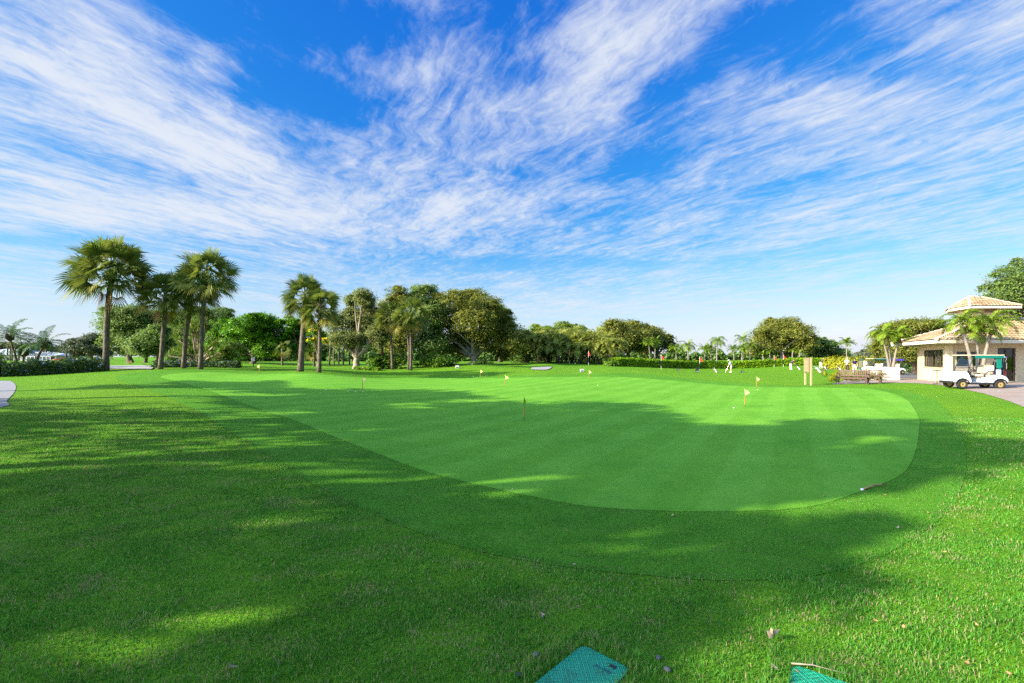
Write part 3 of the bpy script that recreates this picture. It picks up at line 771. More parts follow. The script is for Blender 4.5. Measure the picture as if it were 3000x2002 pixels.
def feather_palm(label, path, Rpx, Y, nf=15, nl=20, r0=.09, seed=0, group=None, mat=G_FEA, bark=B_SMOOTH, droop=1.5, shaft=.5, name='feather_palm', crownfuzz=0, cat='palm', low=-.15, base=None, wid=.05, zb=-.03):
    rng = np.random.default_rng(3000+seed)
    b = base or gpos(path[0][0], Y, zb); t = empty(name, b, 0, label, cat, group)
    pts = trunk_path([(0, 0, 0)]+pxpath(b, path[1:], Y)); n = len(pts)
    MB().tube(pts, [r0*(1.35-.55*min(1, i/n*3)-.25*i/n) for i in range(n)], 8).build('trunk', bark, t, True)
    top = pts[-1]; RR = Rpx/F*Y
    if shaft: MB().tube([top-(top-pts[-3]).normalized()*.05, top+(top-pts[-3]).normalized()*shaft*.6, top+(top-pts[-3]).normalized()*shaft], [r0*.85, r0*.75, r0*.35], 8).build('crownshaft', B_SHAFT, t, True)
    if crownfuzz:
        mb = MB()
        for i in range(40):
            az = i*2.4; f = i/40; d = Vector((math.cos(az), math.sin(az), .7)); p = top-Vector((0, 0, 1))*(f*crownfuzz)
            mb.tube([p+d*r0*.5, p+d*r0*2.3, p+d*r0*3.0+Vector((0, 0, .08))], [.05, .045, .015], 4)
        mb.build('leaf_boots', B_DARK, t)
    m = ([], [], [])
    o2 = top+Vector((0, 0, 1))*shaft*.85
    for i in range(nf):
        f = (i+.5)/nf; el = math.asin(max(-1, min(1, .97-f*(.97-low)))); az = i*2.39996+rng.normal()*.25
        d = Vector((math.cos(el)*math.cos(az), math.cos(el)*math.sin(az), math.sin(el)+.25))
        feather(m, o2, d, RR*rng.uniform(.95, 1.2), nl, rng, droop*rng.uniform(.8, 1.2), RR*(.24 if name == 'date_palm' else .28), wid)
    mesh_vqt('crown', m, mat, t)
    return t
def clump_palm(label, px, Y, H, W_, nst, seed, group, mat=G_CLUMP, zb=0):
    """many slender stems from one root, long arching leaves"""
    rng = np.random.default_rng(4000+seed)
    b = gpos(px, Y, zb); t = empty('clump_palm', b, 0, label, 'palm', group)
    ms = MB(); m = ([], [], [])
    for s in range(nst):
        a = rng.uniform(0, 2*PI); r = rng.uniform(.1, .5)*W_; h = H*rng.uniform(.28, .74)
        p0 = Vector((math.cos(a)*r*.25, math.sin(a)*r*.25, -.1)); p2 = Vector((math.cos(a)*r, math.sin(a)*r, h))
        p1 = p0.lerp(p2, .5)+Vector((0, 0, h*.12)); MB().tube([p0, p1, p2], [.07, .06, .045], 5).build('stem', B_DARK, t, True)
        for i in range(8):
            el = rng.uniform(.35, 1.35); az = i*2.4+rng.normal()*.3
            d = Vector((math.cos(el)*math.cos(az), math.cos(el)*math.sin(az), math.sin(el)))
            feather(m, p2, d, H*.40*rng.uniform(.8, 1.2), 14, rng, 2.3, H*.12, .10)
    mesh_vqt('crown', m, mat, t); return t
def rosette(m, org, R0, n, rng, arch=1.0, wid=.05, upb=.55):
    V, Q, T = m
    for i in range(n):
        az = i*2.39996+rng.normal()*.2; el = rng.uniform(.15, 1.25)
        d = Vector((math.cos(az)*math.cos(el), math.sin(az)*math.cos(el), math.sin(el)+.05))
        s = d.cross(Vector((0, 0, 1))); s = s.normalized()*wid*R0 if s.length > .01 else Vector((wid*R0, 0, 0))
        l = R0*rng.uniform(.75, 1.1)
        a = org+d*l*.55; b = org+d*l*.95-Vector((0, 0, 1))*l*.28*arch*math.cos(el)
        n0 = len(V)
        V += [org+s*.5, org-s*.5, a-s, a+s, b]; Q.append((n0, n0+1, n0+2, n0+3)); T.append((n0+3, n0+2, n0+4))
def shrub(name, label, lobes_px, Y, nleaf, leaf, mat, seed, cat='shrub', group=None, asp=.6, depth=1.0, flowers=None, nfl=0, fsz=.05, zadj=0):
    rng = np.random.default_rng(5000+seed)
    cx = sum(l[0] for l in lobes_px)/len(lobes_px)
    b = gpos(cx, Y, zadj); t = empty(name, b, 0, label, cat, group)
    L3 = wlobes(b, lobes_px, Y, rng, depth)
    mb = MB()
    for l in L3: MB().tube([(l[0]*.4, l[1]*.4, -.1), (l[0]*.8, l[1]*.8, l[2]*.5), (l[0], l[1], l[2])], [.045, .03, .012], 5).build('stem', B_DARK, t)
    C, Nn, cc = crown_points(L3, nleaf, rng, .26, .35); C[:, 2] = np.maximum(C[:, 2], .02)
    leaves('foliage', C, Nn, leaf, asp, mat, t, rng)
    if flowers is not None:
        C, Nn, cc = crown_points(L3, nfl, rng, .2, .9); C[:, 2] = np.maximum(C[:, 2], .1)
        tag(leaves('flowers', C, Nn, fsz, .9, flowers, t, rng), kind='stuff')
    return t
def hedge(name, label, line, h, w, nleaf, leaf, mat, seed, flowers=None, nfl=0, fsz=.06, cat='hedge', core=True, ragged=.06, group=None, twig=B_DARK):
    """clipped hedge along a world line [(x,y)...]; leaves over its top and sides round a woody core"""
    rng = np.random.default_rng(6000+seed); P = np.array(line, float)
    b = (P[0, 0], P[0, 1], tz(*P[0])); t = empty(name, b, 0, label, cat, group)
    seg = np.linalg.norm(np.diff(P, axis=0), axis=1); cum = np.concatenate([[0], np.cumsum(seg)]); tot = cum[-1]
    def at(s):
        i = np.clip(np.searchsorted(cum, s, 'right')-1, 0, len(seg)-1); f = (s-cum[i])/seg[i]
        p = P[i]+(P[i+1]-P[i])*f[:, None]; d = (P[i+1]-P[i])/seg[i][:, None]; return p, np.stack([-d[:, 1], d[:, 0]], -1)
    def scat(n):
        s = rng.uniform(0, tot, n); p, nn = at(s)
        per = rng.uniform(0, 2*h+w, n)
        a = np.where(per < h, -w/2, np.where(per < h+w, per-h-w/2, w/2)); z = np.where(per < h, per, np.where(per < h+w, h, per-h-w))
        lump = ragged*h*(np.sin(s*3.1+seed)+np.sin(s*7.3+1))*1.2
        z = z*(1+lump/h)+rng.normal(size=n)*ragged*h; a = a+rng.normal(size=n)*ragged*w*1.2
        X = p[:, 0]+nn[:, 0]*a; Y = p[:, 1]+nn[:, 1]*a
        Z = terr(X, Y)+np.maximum(z, .01)
        no = np.stack([nn[:, 0]*a/w*2, nn[:, 1]*a/w*2, .5+(z/h > .8)*.8], -1)+rng.normal(size=(n, 3))*.55
        return np.stack([X-b[0], Y-b[1], Z-b[2]], -1), no
    mb = MB(); ns = max(2, int(tot/1.2))
    ss = np.linspace(.05, tot-.05, ns); p, nn = at(ss)
    for i in range(ns):
        z0 = tz(*p[i])-b[2]
        for j in range(5):
            a0, a1 = rng.normal(size=2)*w*.15; s0 = rng.normal(size=2)*.4
            mb.tube([(p[i, 0]-b[0]+nn[i, 0]*a0, p[i, 1]-b[1]+nn[i, 1]*a0, z0-.05), (p[i, 0]-b[0]+nn[i, 0]*a1*2+s0[0], p[i, 1]-b[1]+nn[i, 1]*a1*2+s0[1], z0+h*.85)], [.03, .012], 4)
    tag(mb.build('stems', twig, t), kind='stuff')
    C, Nn = scat(nleaf)
    n2 = nleaf//3
    C2, N2 = scat(n2); C2[:, 2] = C2[:, 2]*.72+.02
    leaves('foliage', np.vstack([C, C2*np.array([1, 1, 1])]), np.vstack([Nn, N2]), leaf, .6, mat, t, rng)
    if flowers is not None:
        C, Nn = scat(nfl); tag(leaves('flowers', C+unit(Nn)*.05, Nn, fsz, .9, flowers, t, rng), kind='stuff')
    return t

# ---- the fan palms
fan_palm('tallest fan palm at the far left with a vine under its broad crown', [(310,1085),(313,950),(322,850),(330,800)], 136, 35, 66, 24, .29, 1, vine=.2, skirt=5, old=4, low=-.22)
fan_palm('short fan palm with a dark leaning trunk just right of the tallest palm', [(470,1083),(478,980),(484,905),(484,868)], 98, 36, 50, 20, .24, 2, skirt=4, old=6)
fan_palm('fan palm leaning right, its crown tucked behind the tall straight palm', [(538,1080),(545,980),(560,890),(562,850)], 100, 37.6, 50, 20, .24, 3, skirt=4, old=4)
fan_palm('tall straight fan palm rightmost of the left four with vine on its upper trunk', [(588,1078),(592,950),(600,860),(606,810)], 106, 36.6, 64, 20, .24, 4, vine=.25, skirt=4, old=4)
fan_palm('stout fan palm with bare pale trunk in the middle left pair', [(880,1083),(886,1000),(894,900),(894,868)], 82, 36, 62, 20, .32, 5, skirt=3, old=5, low=-.45)
fan_palm('fan palm with rough brown leaf boots up its trunk, in front of the grey oak', [(935,1088),(937,1000),(937,920),(940,900)], 78, 35.2, 56, 20, .21, 6, boots=.42, skirt=5, old=5, low=-.45)
fan_palm('slim fan palm left of the vine covered palm, before the oaks', [(1150,1083),(1146,1000),(1143,950),(1142,925)], 64, 48, 50, 16, .19, 7, skirt=5, old=7, low=-.45)
fan_palm('fan palm with vines hanging down its trunk, beside its twin stem', [(1204,1083),(1204,1000),(1203,940),(1205,918)], 72, 47, 54, 16, .19, 8, vine=.5, skirt=4, old=5, low=-.5)
fan_palm('thin fan palm stem close against the vine covered palm', [(1197,1083),(1197,1010),(1190,960),(1186,945)], 50, 47.4, 22, 14, .15, 9, skirt=2, old=3, low=-.45)
fan_palm('fan palm with a bent stem behind the shrubs left of the slim palm', [(1122,1068),(1120,1020),(1112,975),(1108,962)], 52, 50, 26, 14, .19, 10, skirt=4, old=8, low=-.45)
fan_palm('little fan palm standing alone before the bright green trees', [(827,1073),(827,1045),(827,1022)], 34, 58, 24, 12, .19, 11, skirt=3, old=4, low=-.6)
fan_palm('little fan palm half hidden behind the palm with leaf boots', [(920,1073),(920,1050),(919,1032)], 33, 57, 24, 12, .19, 12, skirt=3, old=4, low=-.6)
for i, (x, y1, h) in enumerate([(965,1002,1),(979,1000,0),(992,1005,1),(1006,1015,0),(1024,1018,1)]):
    fan_palm('slender bare palm stem in the shade left of the grey oak', [(x,1072),(x+3*(h-.5),1030),(x+6,y1)], 22, 60+i*.8, 14, 9, .14, 20+i, group='slender stems under the trees', old=2, skirt=0)
# far fan palms by the screened house
for i, (x, y1) in enumerate([(194,1022),(206,1024),(215,1027),(229,1024)]):
    fan_palm('small far fan palm in front of the pool screen', [(x,1056),(x,1040),(x,y1)], 12, 118, 16, 8, .32, 30+i, group='far palms by the pool screen', old=2, skirt=0)
for i, (x, y1) in enumerate([(22,1012),(30,1010),(35,1010),(45,1008),(55,1010),(128,1020),(135,1020)]):
    fan_palm('far slim palm rising before the white roofs', [(x,1052),(x,1035),(x+1,y1)], 14, 124, 14, 8, .3, 40+i, group='far palms before the white roofs', old=2, skirt=0)
# date palms behind the flowering hedge
DG = 'dark date palms behind the left hedge'
feather_palm('curved date palm with wide grey green crown at the left edge', [(56,1074),(44,1040),(34,1010),(29,985)], 64, 37, 18, 22, .09, 1, DG, G_DATE, B_DARK, 1.5, 0, 'date_palm', .45, low=-.45)
feather_palm('short stout date palm between the two curved date palms', [(68,1074),(69,1050),(70,1030)], 44, 37.6, 18, 18, .11, 2, DG, G_DATE, B_DARK, 1.3, 0, 'date_palm', .5, low=-.35)
feather_palm('leaning date palm with thick trunk by the small dark post', [(100,1073),(110,1048),(124,1022),(129,1008)], 64, 37, 18, 22, .13, 3, DG, G_DATE, B_DARK, 1.5, 0, 'date_palm', .45, low=-.35)
feather_palm('low date palm sprout behind the hedge at the left frame edge', [(4,1068),(3,1060),(2,1054)], 30, 36, 14, 16, .12, 4, DG, G_DATE, B_DARK, 1.2, 0, 'date_palm', 0, low=-.1)

# ---- broad trees left to right
tree('oak_tree', 'far oak with open spreading crown between pool screen and tallest palm', 268, 1058, 112, [(215,1018,25,13),(240,1006,25,13),(275,994,24,14),(296,1010,22,16),(255,1022,25,13),(225,1032,20,12),(300,1032,22,14)], 9000, .34, G_FAR, B_OAK, .42, 1040, seed=1)
tree('oak_tree', 'tall oak with dark grey green crown right of the tallest palm trunk', 380, 1062, 76, [(345,925,38,24),(400,922,38,26),(330,955,36,26),(375,958,48,30),(425,945,32,26),(340,1000,36,22),(395,1002,40,26),(425,985,30,26),(360,1030,26,14)], 17000, .25, G_OAKD, B_DARK, .5, 1035, seed=2)
tree('oak_tree', 'low dark oak behind the short leaning palm', 426, 1064, 70, [(425,1010,34,22),(460,985,36,26),(445,1026,36,18),(412,1032,24,14),(475,1015,30,22)], 9000, .24, G_OAKD, B_DARK, .3, 1040, seed=3)
tree('pine_tree', 'bright yellow green pine top between the left palms', 462, 1062, 84, [(440,930,22,9),(468,918,22,9),(462,940,24,10),(450,955,18,9),(485,935,18,9)], 5000, .26, G_PINE, B_DARK, .3, 970, seed=4, asp=.25)
tree('oak_tree', 'dark oak behind the tall straight palm', 610, 1060, 92, [(515,935,40,26),(560,950,45,34),(600,930,40,26),(645,925,32,22),(672,936,16,14),(540,985,45,34),(620,975,50,36),(500,970,30,26)], 14000, .29, G_OAKD, B_DARK, .5, 1030, seed=5)
# screw pine: rosettes on forking stems
def screw_pine():
    rng = np.random.default_rng(77); Y = 44; b = gpos(578, Y, -.05)
    t = empty('screw_pine', b, 0, 'broad screw pine with strappy yellow green leaves behind the left palms', 'tree')
    lob = wlobes(b, [(540,1015,42,36),(600,985,55,42),(655,1025,40,32),(560,968,40,30),(612,945,36,26),(518,1045,30,22),(675,1050,26,18),(630,1040,36,22),(575,1035,40,22)], Y, rng, .9)
    m = ([], [], []); ms = MB()
    for st in (-1, 1, .4): ms.tube([(0, 0, -.1), (st*.7, .1, .55), (st*1.6, .2, 1.5)], [.16, .13, .1], 7)
    for l in lob:
        for i in range(13):
            d = Vector(rng.normal(size=3)).normalized()
            o = Vector(l[:3])+Vector((d.x*l[3], d.y*l[4], d.z*l[5]))*rng.uniform(.4, .95); o.z = max(o.z, .35)
            rosette(m, o, rng.uniform(.55, .85), 22, rng, 1.5, .035)
            if i < 3: ms.tube([(l[0]*.3, l[1]*.3, l[2]*.35), (l[0]*.7, l[1]*.7, l[2]*.8), tuple(o)], [.09, .07, .05], 5)
    ms.build('trunk', B_OAK, t, True); mesh_vqt('crown', m, G_STRAP, t)
screw_pine()
tree('ficus_tree', 'dark leafy tree between screw pine and bright green trees', 664, 1062, 66, [(650,965,30,30),(640,1005,34,28),(672,1035,34,22),(690,985,26,28)], 7000, .22, G_FIC, B_DARK, .3, 1040, seed=6)
tree('ficus_tree', 'broad bright green leafy tree, left of the gap by the bare palm trunk', 742, 1062, 61, [(722,955,40,28),(770,948,42,26),(805,978,32,28),(690,985,34,30),(745,992,56,32),(705,1028,42,24),(790,1022,42,26),(742,935,24,14)], 17000, .20, G_FIC, B_DARK, .38, 1040, seed=7, clump=.15)
tree('ficus_tree', 'bright green leafy tree behind the bare palm trunk, right of the gap', 880, 1062, 62, [(850,958,28,26),(888,965,34,30),(922,985,26,28),(852,1002,34,28),(892,1018,40,28),(930,1030,30,22)], 13000, .20, G_FIC, B_DARK, .34, 1040, seed=8, clump=.15)
def blossom_tree():
    t = tree('blossom_tree', 'tree with golden yellow blossom between booted palm and grey oak', 930, 1070, 57, [(912,954,13,9),(928,974,14,10),(914,1000,15,8),(955,1002,16,9),(990,1002,15,8),(945,985,18,12)], 1800, .15, G_FIC, B_OAK, .12, 1030, seed=9)
    rng = np.random.default_rng(5); b = t.location
    L3 = wlobes(b, [(912,952,12,8),(926,972,13,9),(912,999,14,7),(956,999,15,7),(990,999,14,7)], 56.6, rng, .4)
    C, Nn, c = crown_points(L3, 1500, rng, .22, .7); leaves('blossom', C, Nn, .13, .8, G_YEL, t, rng)
blossom_tree()
tree('oak_tree', 'grey green oak with pale trunk forking low, right of the booted palm', 1045, 1081, 49, [(1065,872,26,24),(1075,892,24,20),(1030,892,20,26),(1000,960,38,36),(1040,938,34,34),(1088,935,34,36),(1010,1000,38,22),(1062,985,36,24),(1108,985,24,30),(1085,965,30,30)], 21000, .16, G_OLIVE, B_OAK, .42, 1040, seed=10, nlimb=9)
tree('oak_tree', 'tall thin topped oak behind the slim palm', 1176, 1068, 62, [(1165,856,26,16),(1150,900,38,32),(1130,955,40,38),(1185,955,42,42),(1160,1005,48,30),(1180,880,26,20)], 13000, .20, G_OAK, B_DARK, .4, 1020, seed=11)
tree('oak_tree', 'tall open topped oak behind the vine covered palm', 1242, 1068, 63, [(1245,850,32,14),(1230,885,42,30),(1268,915,36,36),(1240,965,48,42),(1255,1015,48,30)], 13000, .20, G_OAKD, B_DARK, .4, 1020, seed=12)
tree('oak_tree', 'biggest oak of the middle, broad olive crown and thick forked limbs', 1388, 1072, 66, [(1288,878,28,22),(1335,874,34,22),(1388,868,38,20),(1425,900,44,32),(1330,925,48,38),(1390,945,54,42),(1452,940,42,38),(1298,970,44,38),(1360,995,54,34),(1432,998,54,34),(1488,985,42,38),(1512,1008,28,28),(1275,1012,40,30),(1320,1030,44,20),(1480,1034,40,18),(1380,905,44,34)], 42000, .20, G_OAK, B_OAK, .62, 1044, seed=13, nlimb=11, clump=.18)
tree('pine_tree', 'green pine crown showing behind the right of the biggest oak', 1466, 1064, 82, [(1452,900,22,12),(1472,912,22,12),(1462,928,24,12),(1488,938,18,12),(1492,960,18,14)], 5500, .26, G_PINE, B_DARK, .35, 960, seed=14, asp=.25)
tree('pine_tree', 'bright pine showing at the left shoulder of the biggest oak', 1285, 1064, 80, [(1270,895,24,10),(1290,905,22,10),(1262,912,20,10)], 2500, .24, G_PINE, B_DARK, .3, 960, seed=15, asp=.25)
tree('oak_tree', 'dark oak in shade between the biggest oak and the clumping palms', 1540, 1066, 78, [(1530,1000,34,30),(1560,1010,34,32),(1515,1035,34,26),(1575,1035,34,22)], 8000, .24, G_OAKD, B_DARK, .35, 1040, seed=16)
for i, (x, y, w) in enumerate([(1572,962,22),(1606,965,20),(1648,952,24),(1690,962,24)]):
    tree('pine_tree', 'flat topped pine rising over the clumping palms, %s' % ['leftmost of four', 'second of four from the left, smallest crown', 'third of four and tallest', 'rightmost of four'][i], x+4, 1062, 108+i*3,
         [(x-w*.6, y+8, w*.7, 7), (x+w*.5, y+4, w*.75, 8), (x, y-2, w*.8, 8), (x+4, y+18, w*.8, 9), (x-8, y+30, w*.6, 9)], 3600, .30, G_PINE, B_DARK, .3, 985, group='pines over the palm thicket', seed=17+i, asp=.25)
CG = 'clumping palms of the dark thicket'
for i, (x, Y, h) in enumerate([(1545,80,5.6),(1580,76,5.9),(1612,79,6.3),(1640,74,6.0),(1672,77,6.4),(1700,73,6.1),(1732,76,6.2),(1760,72,5.7),(1782,71,4.8),(1600,84,6.6),(1660,85,6.8),(1720,84,6.7)]):
    clump_palm('tall feathery palm clump of the dense dark thicket behind the red flags', x, Y, h, 3.6, 13, i, CG)
tree('oak_tree', 'oak with dark trunk and low boughs right of the palm thicket', 1840, 1062, 86, [(1775,985,28,22),(1800,962,34,22),(1846,965,38,22),(1820,998,44,26),(1882,985,32,22),(1768,1012,30,22),(1862,1010,34,20)], 15000, .25, G_OAK, B_DARK, .5, 1030, seed=21)
tree('oak_tree', 'smaller thin crowned oak behind the twin feather palms', 1925, 1062, 92, [(1890,985,28,24),(1915,978,28,18),(1935,1000,34,22),(1958,1018,20,16),(1892,1016,34,18)], 9000, .26, G_OAK, B_DARK, .38, 1035, seed=22)
tree('oak_tree', 'round crowned oak standing by itself right of the feather palms', 2290, 1060, 88, [(2232,978,24,18),(2262,955,32,18),(2305,950,34,18),(2250,998,42,32),(2300,985,48,38),(2345,982,34,28),(2368,1005,24,22),(2228,1026,34,18),(2330,1026,40,18),(2280,1025,38,16)], 21000, .25, G_OAK, B_OAK, .42, 1030, seed=23, nlimb=8)
tree('oak_tree', 'low oak between the round crowned oak and the lone palm', 2412, 1060, 96, [(2392,1008,24,18),(2425,1016,26,18),(2456,1034,24,13),(2398,1032,34,16),(2435,1040,28,12)], 9000, .27, G_OAKD, B_OAK, .3, 1042, seed=24)
tree('oak_tree', 'dark oak behind the white planter and the left end of the clubhouse', 2682, 1096, 60, [(2598,985,36,22),(2640,962,44,18),(2690,955,46,17),(2735,968,36,20),(2632,1003,44,26),(2690,1002,48,28),(2585,1022,34,26),(2660,1036,44,20),(2600,1050,30,16)], 22000, .17, G_OAK, B_OAK, .5, 1062, seed=25, nlimb=9)
tree('oak_tree', 'large oak towering behind the clubhouse at the right edge', 3010, 1110, 48, [(2955,812,34,26),(2998,788,40,28),(2930,858,40,28),(2985,850,46,40),(3035,830,52,50),(2905,872,28,10),(2965,905,52,40),(3045,900,60,52),(3090,850,60,60),(2975,960,50,40),(3050,980,60,50)], 19000, .16, G_OAKD, B_DARK, .5, 1000, seed=26, nlimb=9)
for i, (x, y, w) in enumerate([(2532,1040,34),(2562,1036,34)]):
    tree('far_tree', ['distant rounded tree right of the lone palm', 'distant rounded tree left of the planter palms'][i], x, 1056, 140+i*6, [(x-12,y+6,w*.6,11),(x+10,y,w*.65,12),(x+2,y+10,w*.8,10)], 4500, .36, G_FAR, B_DARK, .3, 1050, seed=27+i)
for i, (x, y, w, Y) in enumerate([(10,1018,40,170),(60,1026,36,175),(110,1018,40,168),(150,1030,30,180),(190,1030,30,178)]):
    tree('far_tree', 'far grey green tree behind the white roofs', x, 1050, Y, [(x-w*.4,y+6,w*.5,12),(x+w*.3,y,w*.5,14),(x,y+12,w*.7,12)], 4500, .45, G_FAR, B_DARK, .4, 1042, seed=31+i, group='far trees behind the white roofs')

# ---- feather palms on the right
FG = 'feather palms beyond the clipped hedge'
FP = [('left stem of the twin feather palms in front of the oak', [(1905,1062),(1903,1035),(1901,1012)], 26, 74, .12),
 ('right stem of the twin feather palms in front of the oak', [(1918,1062),(1919,1035),(1920,1010)], 26, 75, .12),
 ('feather palm with pale trunk and drooping leaves left of the sky gap', [(2016,1063),(2016,1040),(2015,1020)], 30, 76, .16),
 ('small feather palm right of the sky gap', [(2066,1060),(2065,1045),(2063,1027)], 22, 82, .13),
 ('small feather palm against the tall drooping one', [(2084,1060),(2083,1045),(2082,1026)], 22, 84, .13),
 ('tall feather palm with long drooping plumes and dark trunk', [(2100,1060),(2100,1035),(2102,1006)], 32, 80, .16),
 ('short feather palm left of the tallest feather palm', [(2152,1060),(2150,1045),(2148,1028)], 22, 84, .13),
 ('tallest feather palm, high crown left of the round oak', [(2176,1058),(2176,1030),(2176,1000)], 30, 84, .14),
 ('feather palm in front of the tallest one with dark stem', [(2172,1060),(2173,1045),(2175,1027)], 24, 80, .13),
 ('feather palm at the left foot of the round oak', [(2196,1060),(2197,1040),(2198,1020)], 24, 82, .13),
 ('bushy feather palm left of the pale trunked one', [(1982,1062),(1981,1045),(1980,1025)], 26, 80, .14),
 ('lone feather palm with thin trunk over the people', [(2480,1068),(2480,1040),(2480,1012)], 26, 68, .10)]
for i, (lb, path, r, Y, r0) in enumerate(FP):
    feather_palm(lb, path, r, Y, 17, 16, r0, 10+i, FG, G_FEA, B_SMOOTH, [1.7, 1.7, 2.3, 1.6, 1.6, 2.5, 1.6, 1.8, 1.7, 1.7, 2.0, 1.4][i], .35, wid=.09)
# pale stems showing under the round oak
for i, (x, x2, y1) in enumerate([(2238,2234,1040),(2257,2255,1035),(2343,2342,1036),(2320,2322,1030)]):
    feather_palm('pale palm stem standing in the shade of the round oak', [(x,1062),((x+x2)/2,1050),(x2,y1)], 14, 80+i, 10, 9, .16, 30+i, 'pale stems under the round oak', G_FEA, B_SMOOTH, 1.6, .2, wid=.09)
# ---- shrubs and hedges
shrub('flowering_shrub', 'large leafy shrub left of the slim palm with a few red blooms', [(1105,1060,26,20),(1145,1058,30,22),(1172,1066,18,15),(1125,1068,28,14)], 49.5, 5200, .12, G_SHRUB, 1, depth=.5, flowers=G_RED, nfl=120)
shrub('leafy_shrub', 'large leafy shrub right of the vine covered palm', [(1232,1060,22,20),(1268,1060,30,20),(1308,1062,28,18),(1290,1068,30,12)], 50, 5200, .12, G_SHRUB, 2, depth=.5)
shrub('leafy_shrub', 'dark shrub under the biggest oak beside its trunk', [(1410,1068,24,10),(1440,1072,22,8)], 60, 1500, .14, G_DARK, 3, depth=.6)
shrub('leafy_shrub', 'rounded shrub at the left end of the clipped hedge', [(1785,1068,20,14),(1800,1072,16,10)], 66, 1500, .14, G_SHRUB, 4, depth=.6)
hedge('low_hedge', 'low bright ground cover at the foot of the grey oak', [gpos(1042,47)[:2], gpos(1112,47)[:2]], .28, 1.0, 1500, .08, G_HEDGE, 1)
hedge('flowering_hedge', 'long dark hedge with blue purple flowers at the left edge', [(-40,28.5), gpos(0,30.6)[:2], gpos(150,32.6)[:2], gpos(294,34.8)[:2]], .84, 1.3, 15000, .07, G_DARK, 2, G_PURP, 480, .060, ragged=.09)
hedge('flowering_hedge', 'low flowering hedge behind the left palms, pale lilac blooms', [gpos(450,38.4)[:2], gpos(560,39.5)[:2], gpos(702,40.5)[:2]], .42, .9, 5200, .07, G_DARK, 3, G_PURP, 170, .055, ragged=.14)
hedge('clipped_hedge', 'long clipped bright green hedge behind the golfers', [gpos(1795,66)[:2], gpos(1900,70)[:2], gpos(2050,78)[:2], gpos(2300,80)[:2], gpos(2430,80)[:2]], 1.12, 1.3, 30000, .13, G_HEDGE, 4, ragged=.05)
hedge('leafy_hedge', 'taller loose yellow green hedge by the right hand golfers', [gpos(2425,72)[:2], gpos(2500,68)[:2], gpos(2570,62)[:2]], 1.5, 1.6, 9000, .14, G_BROM, 5, ragged=.1)
shrub('red_flower_bed', 'far bed of red flowers on the lawn before the pool screen', [(176,1056,10,3),(190,1055,9,4),(198,1057,6,3)], 105, 900, .18, G_DARK, 6, 'flower bed', flowers=G_RED, nfl=900, fsz=.2, depth=.3)
shrub('low_hedge', 'far low green hedge in front of the red flower bed', [(152,1060,8,4),(175,1061,14,3),(198,1061,8,3)], 84, 900, .14, G_SHRUB, 7, 'hedge', depth=.3)
for i, (x, y, r) in enumerate([(248,1067,7),(265,1064,9),(291,1063,11),(380,1062,7)]):
    rng = np.random.default_rng(60+i); Y = 52; t = empty('grass_tuft', gpos(x, Y), 0, ['small pale ornamental grass tuft left of its row', 'straw coloured ornamental grass tuft in the middle', 'largest reddish straw grass tuft beside the tallest palm trunk', 'straw grass tuft right of the tallest palm trunk'][i], 'grass tuft', 'ornamental grass tufts')
    m = ([], [], []); rosette(m, Vector((0, 0, 0)), r*2.1/F*Y, 120, rng, 1.6, .018); mesh_vqt('blades', m, G_STRAW, t)
BG = 'yellow green strap leaved plants by the benches'
BR = [(2430,1106,37,.62,'leftmost strap leaved plant of the yellow green bed'),(2452,1104,38,.66,None),(2475,1100,36,.7,None),(2498,1098,35,.75,None),(2520,1096,36,.75,None),(2545,1096,36,.75,None),(2568,1097,35,.75,'strap leaved plant next to the white planter'),(2442,1112,34,.5,None),(2465,1113,33,.55,None),(2490,1110,33.5,.55,None),(2515,1100,39,.8,None),(2545,1100,39,.8,None),(2480,1098,40,.75,None),(2575,1098,38,.8,None)]
for i, (x, y, Y, r, lb) in enumerate(BR):
    rng = np.random.default_rng(80+i); t = empty('strap_leaved_plant', gpos(x, Y), 0, lb or 'yellow green strap leaved plant in the dense bed behind the benches', 'plant', BG)
    m = ([], [], []); 
    for k in range(4): rosette(m, Vector((rng.normal()*.22, rng.normal()*.22, .02+.35*rng.random())), r*rng.uniform(.8, 1.1), 30, rng, 1.5, .05)
    mesh_vqt('leaves', m, G_BROM, t)
# ---- far woodland, one mass
def woodland():
    rng = np.random.default_rng(99); C = []; Ns = []
    for x0, x1, Y, top, n in [(480,1560,100,985,26000),(960,1560,90,1020,9000),(1490,1800,92,990,14000),(1790,2490,118,1020,16000),(2480,2760,150,1048,4000),(-500,330,190,1036,12000),(2500,3100,75,1050,3000)]:
        px = rng.uniform(x0, x1, n); Y2 = Y*(1+rng.uniform(0, .12, n)); X = (px-CX)/F*Y2
        H = (CAMZ-(top-HZ)/F*Y)*(.80+.2*np.sin(px*.061)+.14*np.sin(px*.173+1)); b = terr(X, Y2)
        Z = b+(H-b)*rng.random(n)**.75
        C.append(np.stack([X, Y2, Z], -1)); Ns.append(rng.normal(size=(n, 3))*.6+np.array([0, -.5, .6]))
    o = leaves('woodland', np.concatenate(C), np.concatenate(Ns), .42, .6, G_WOOD, None, rng)
    tag(o, 'dark mass of far woodland closing the view behind the trees', 'woodland', None, 'stuff')
woodland()
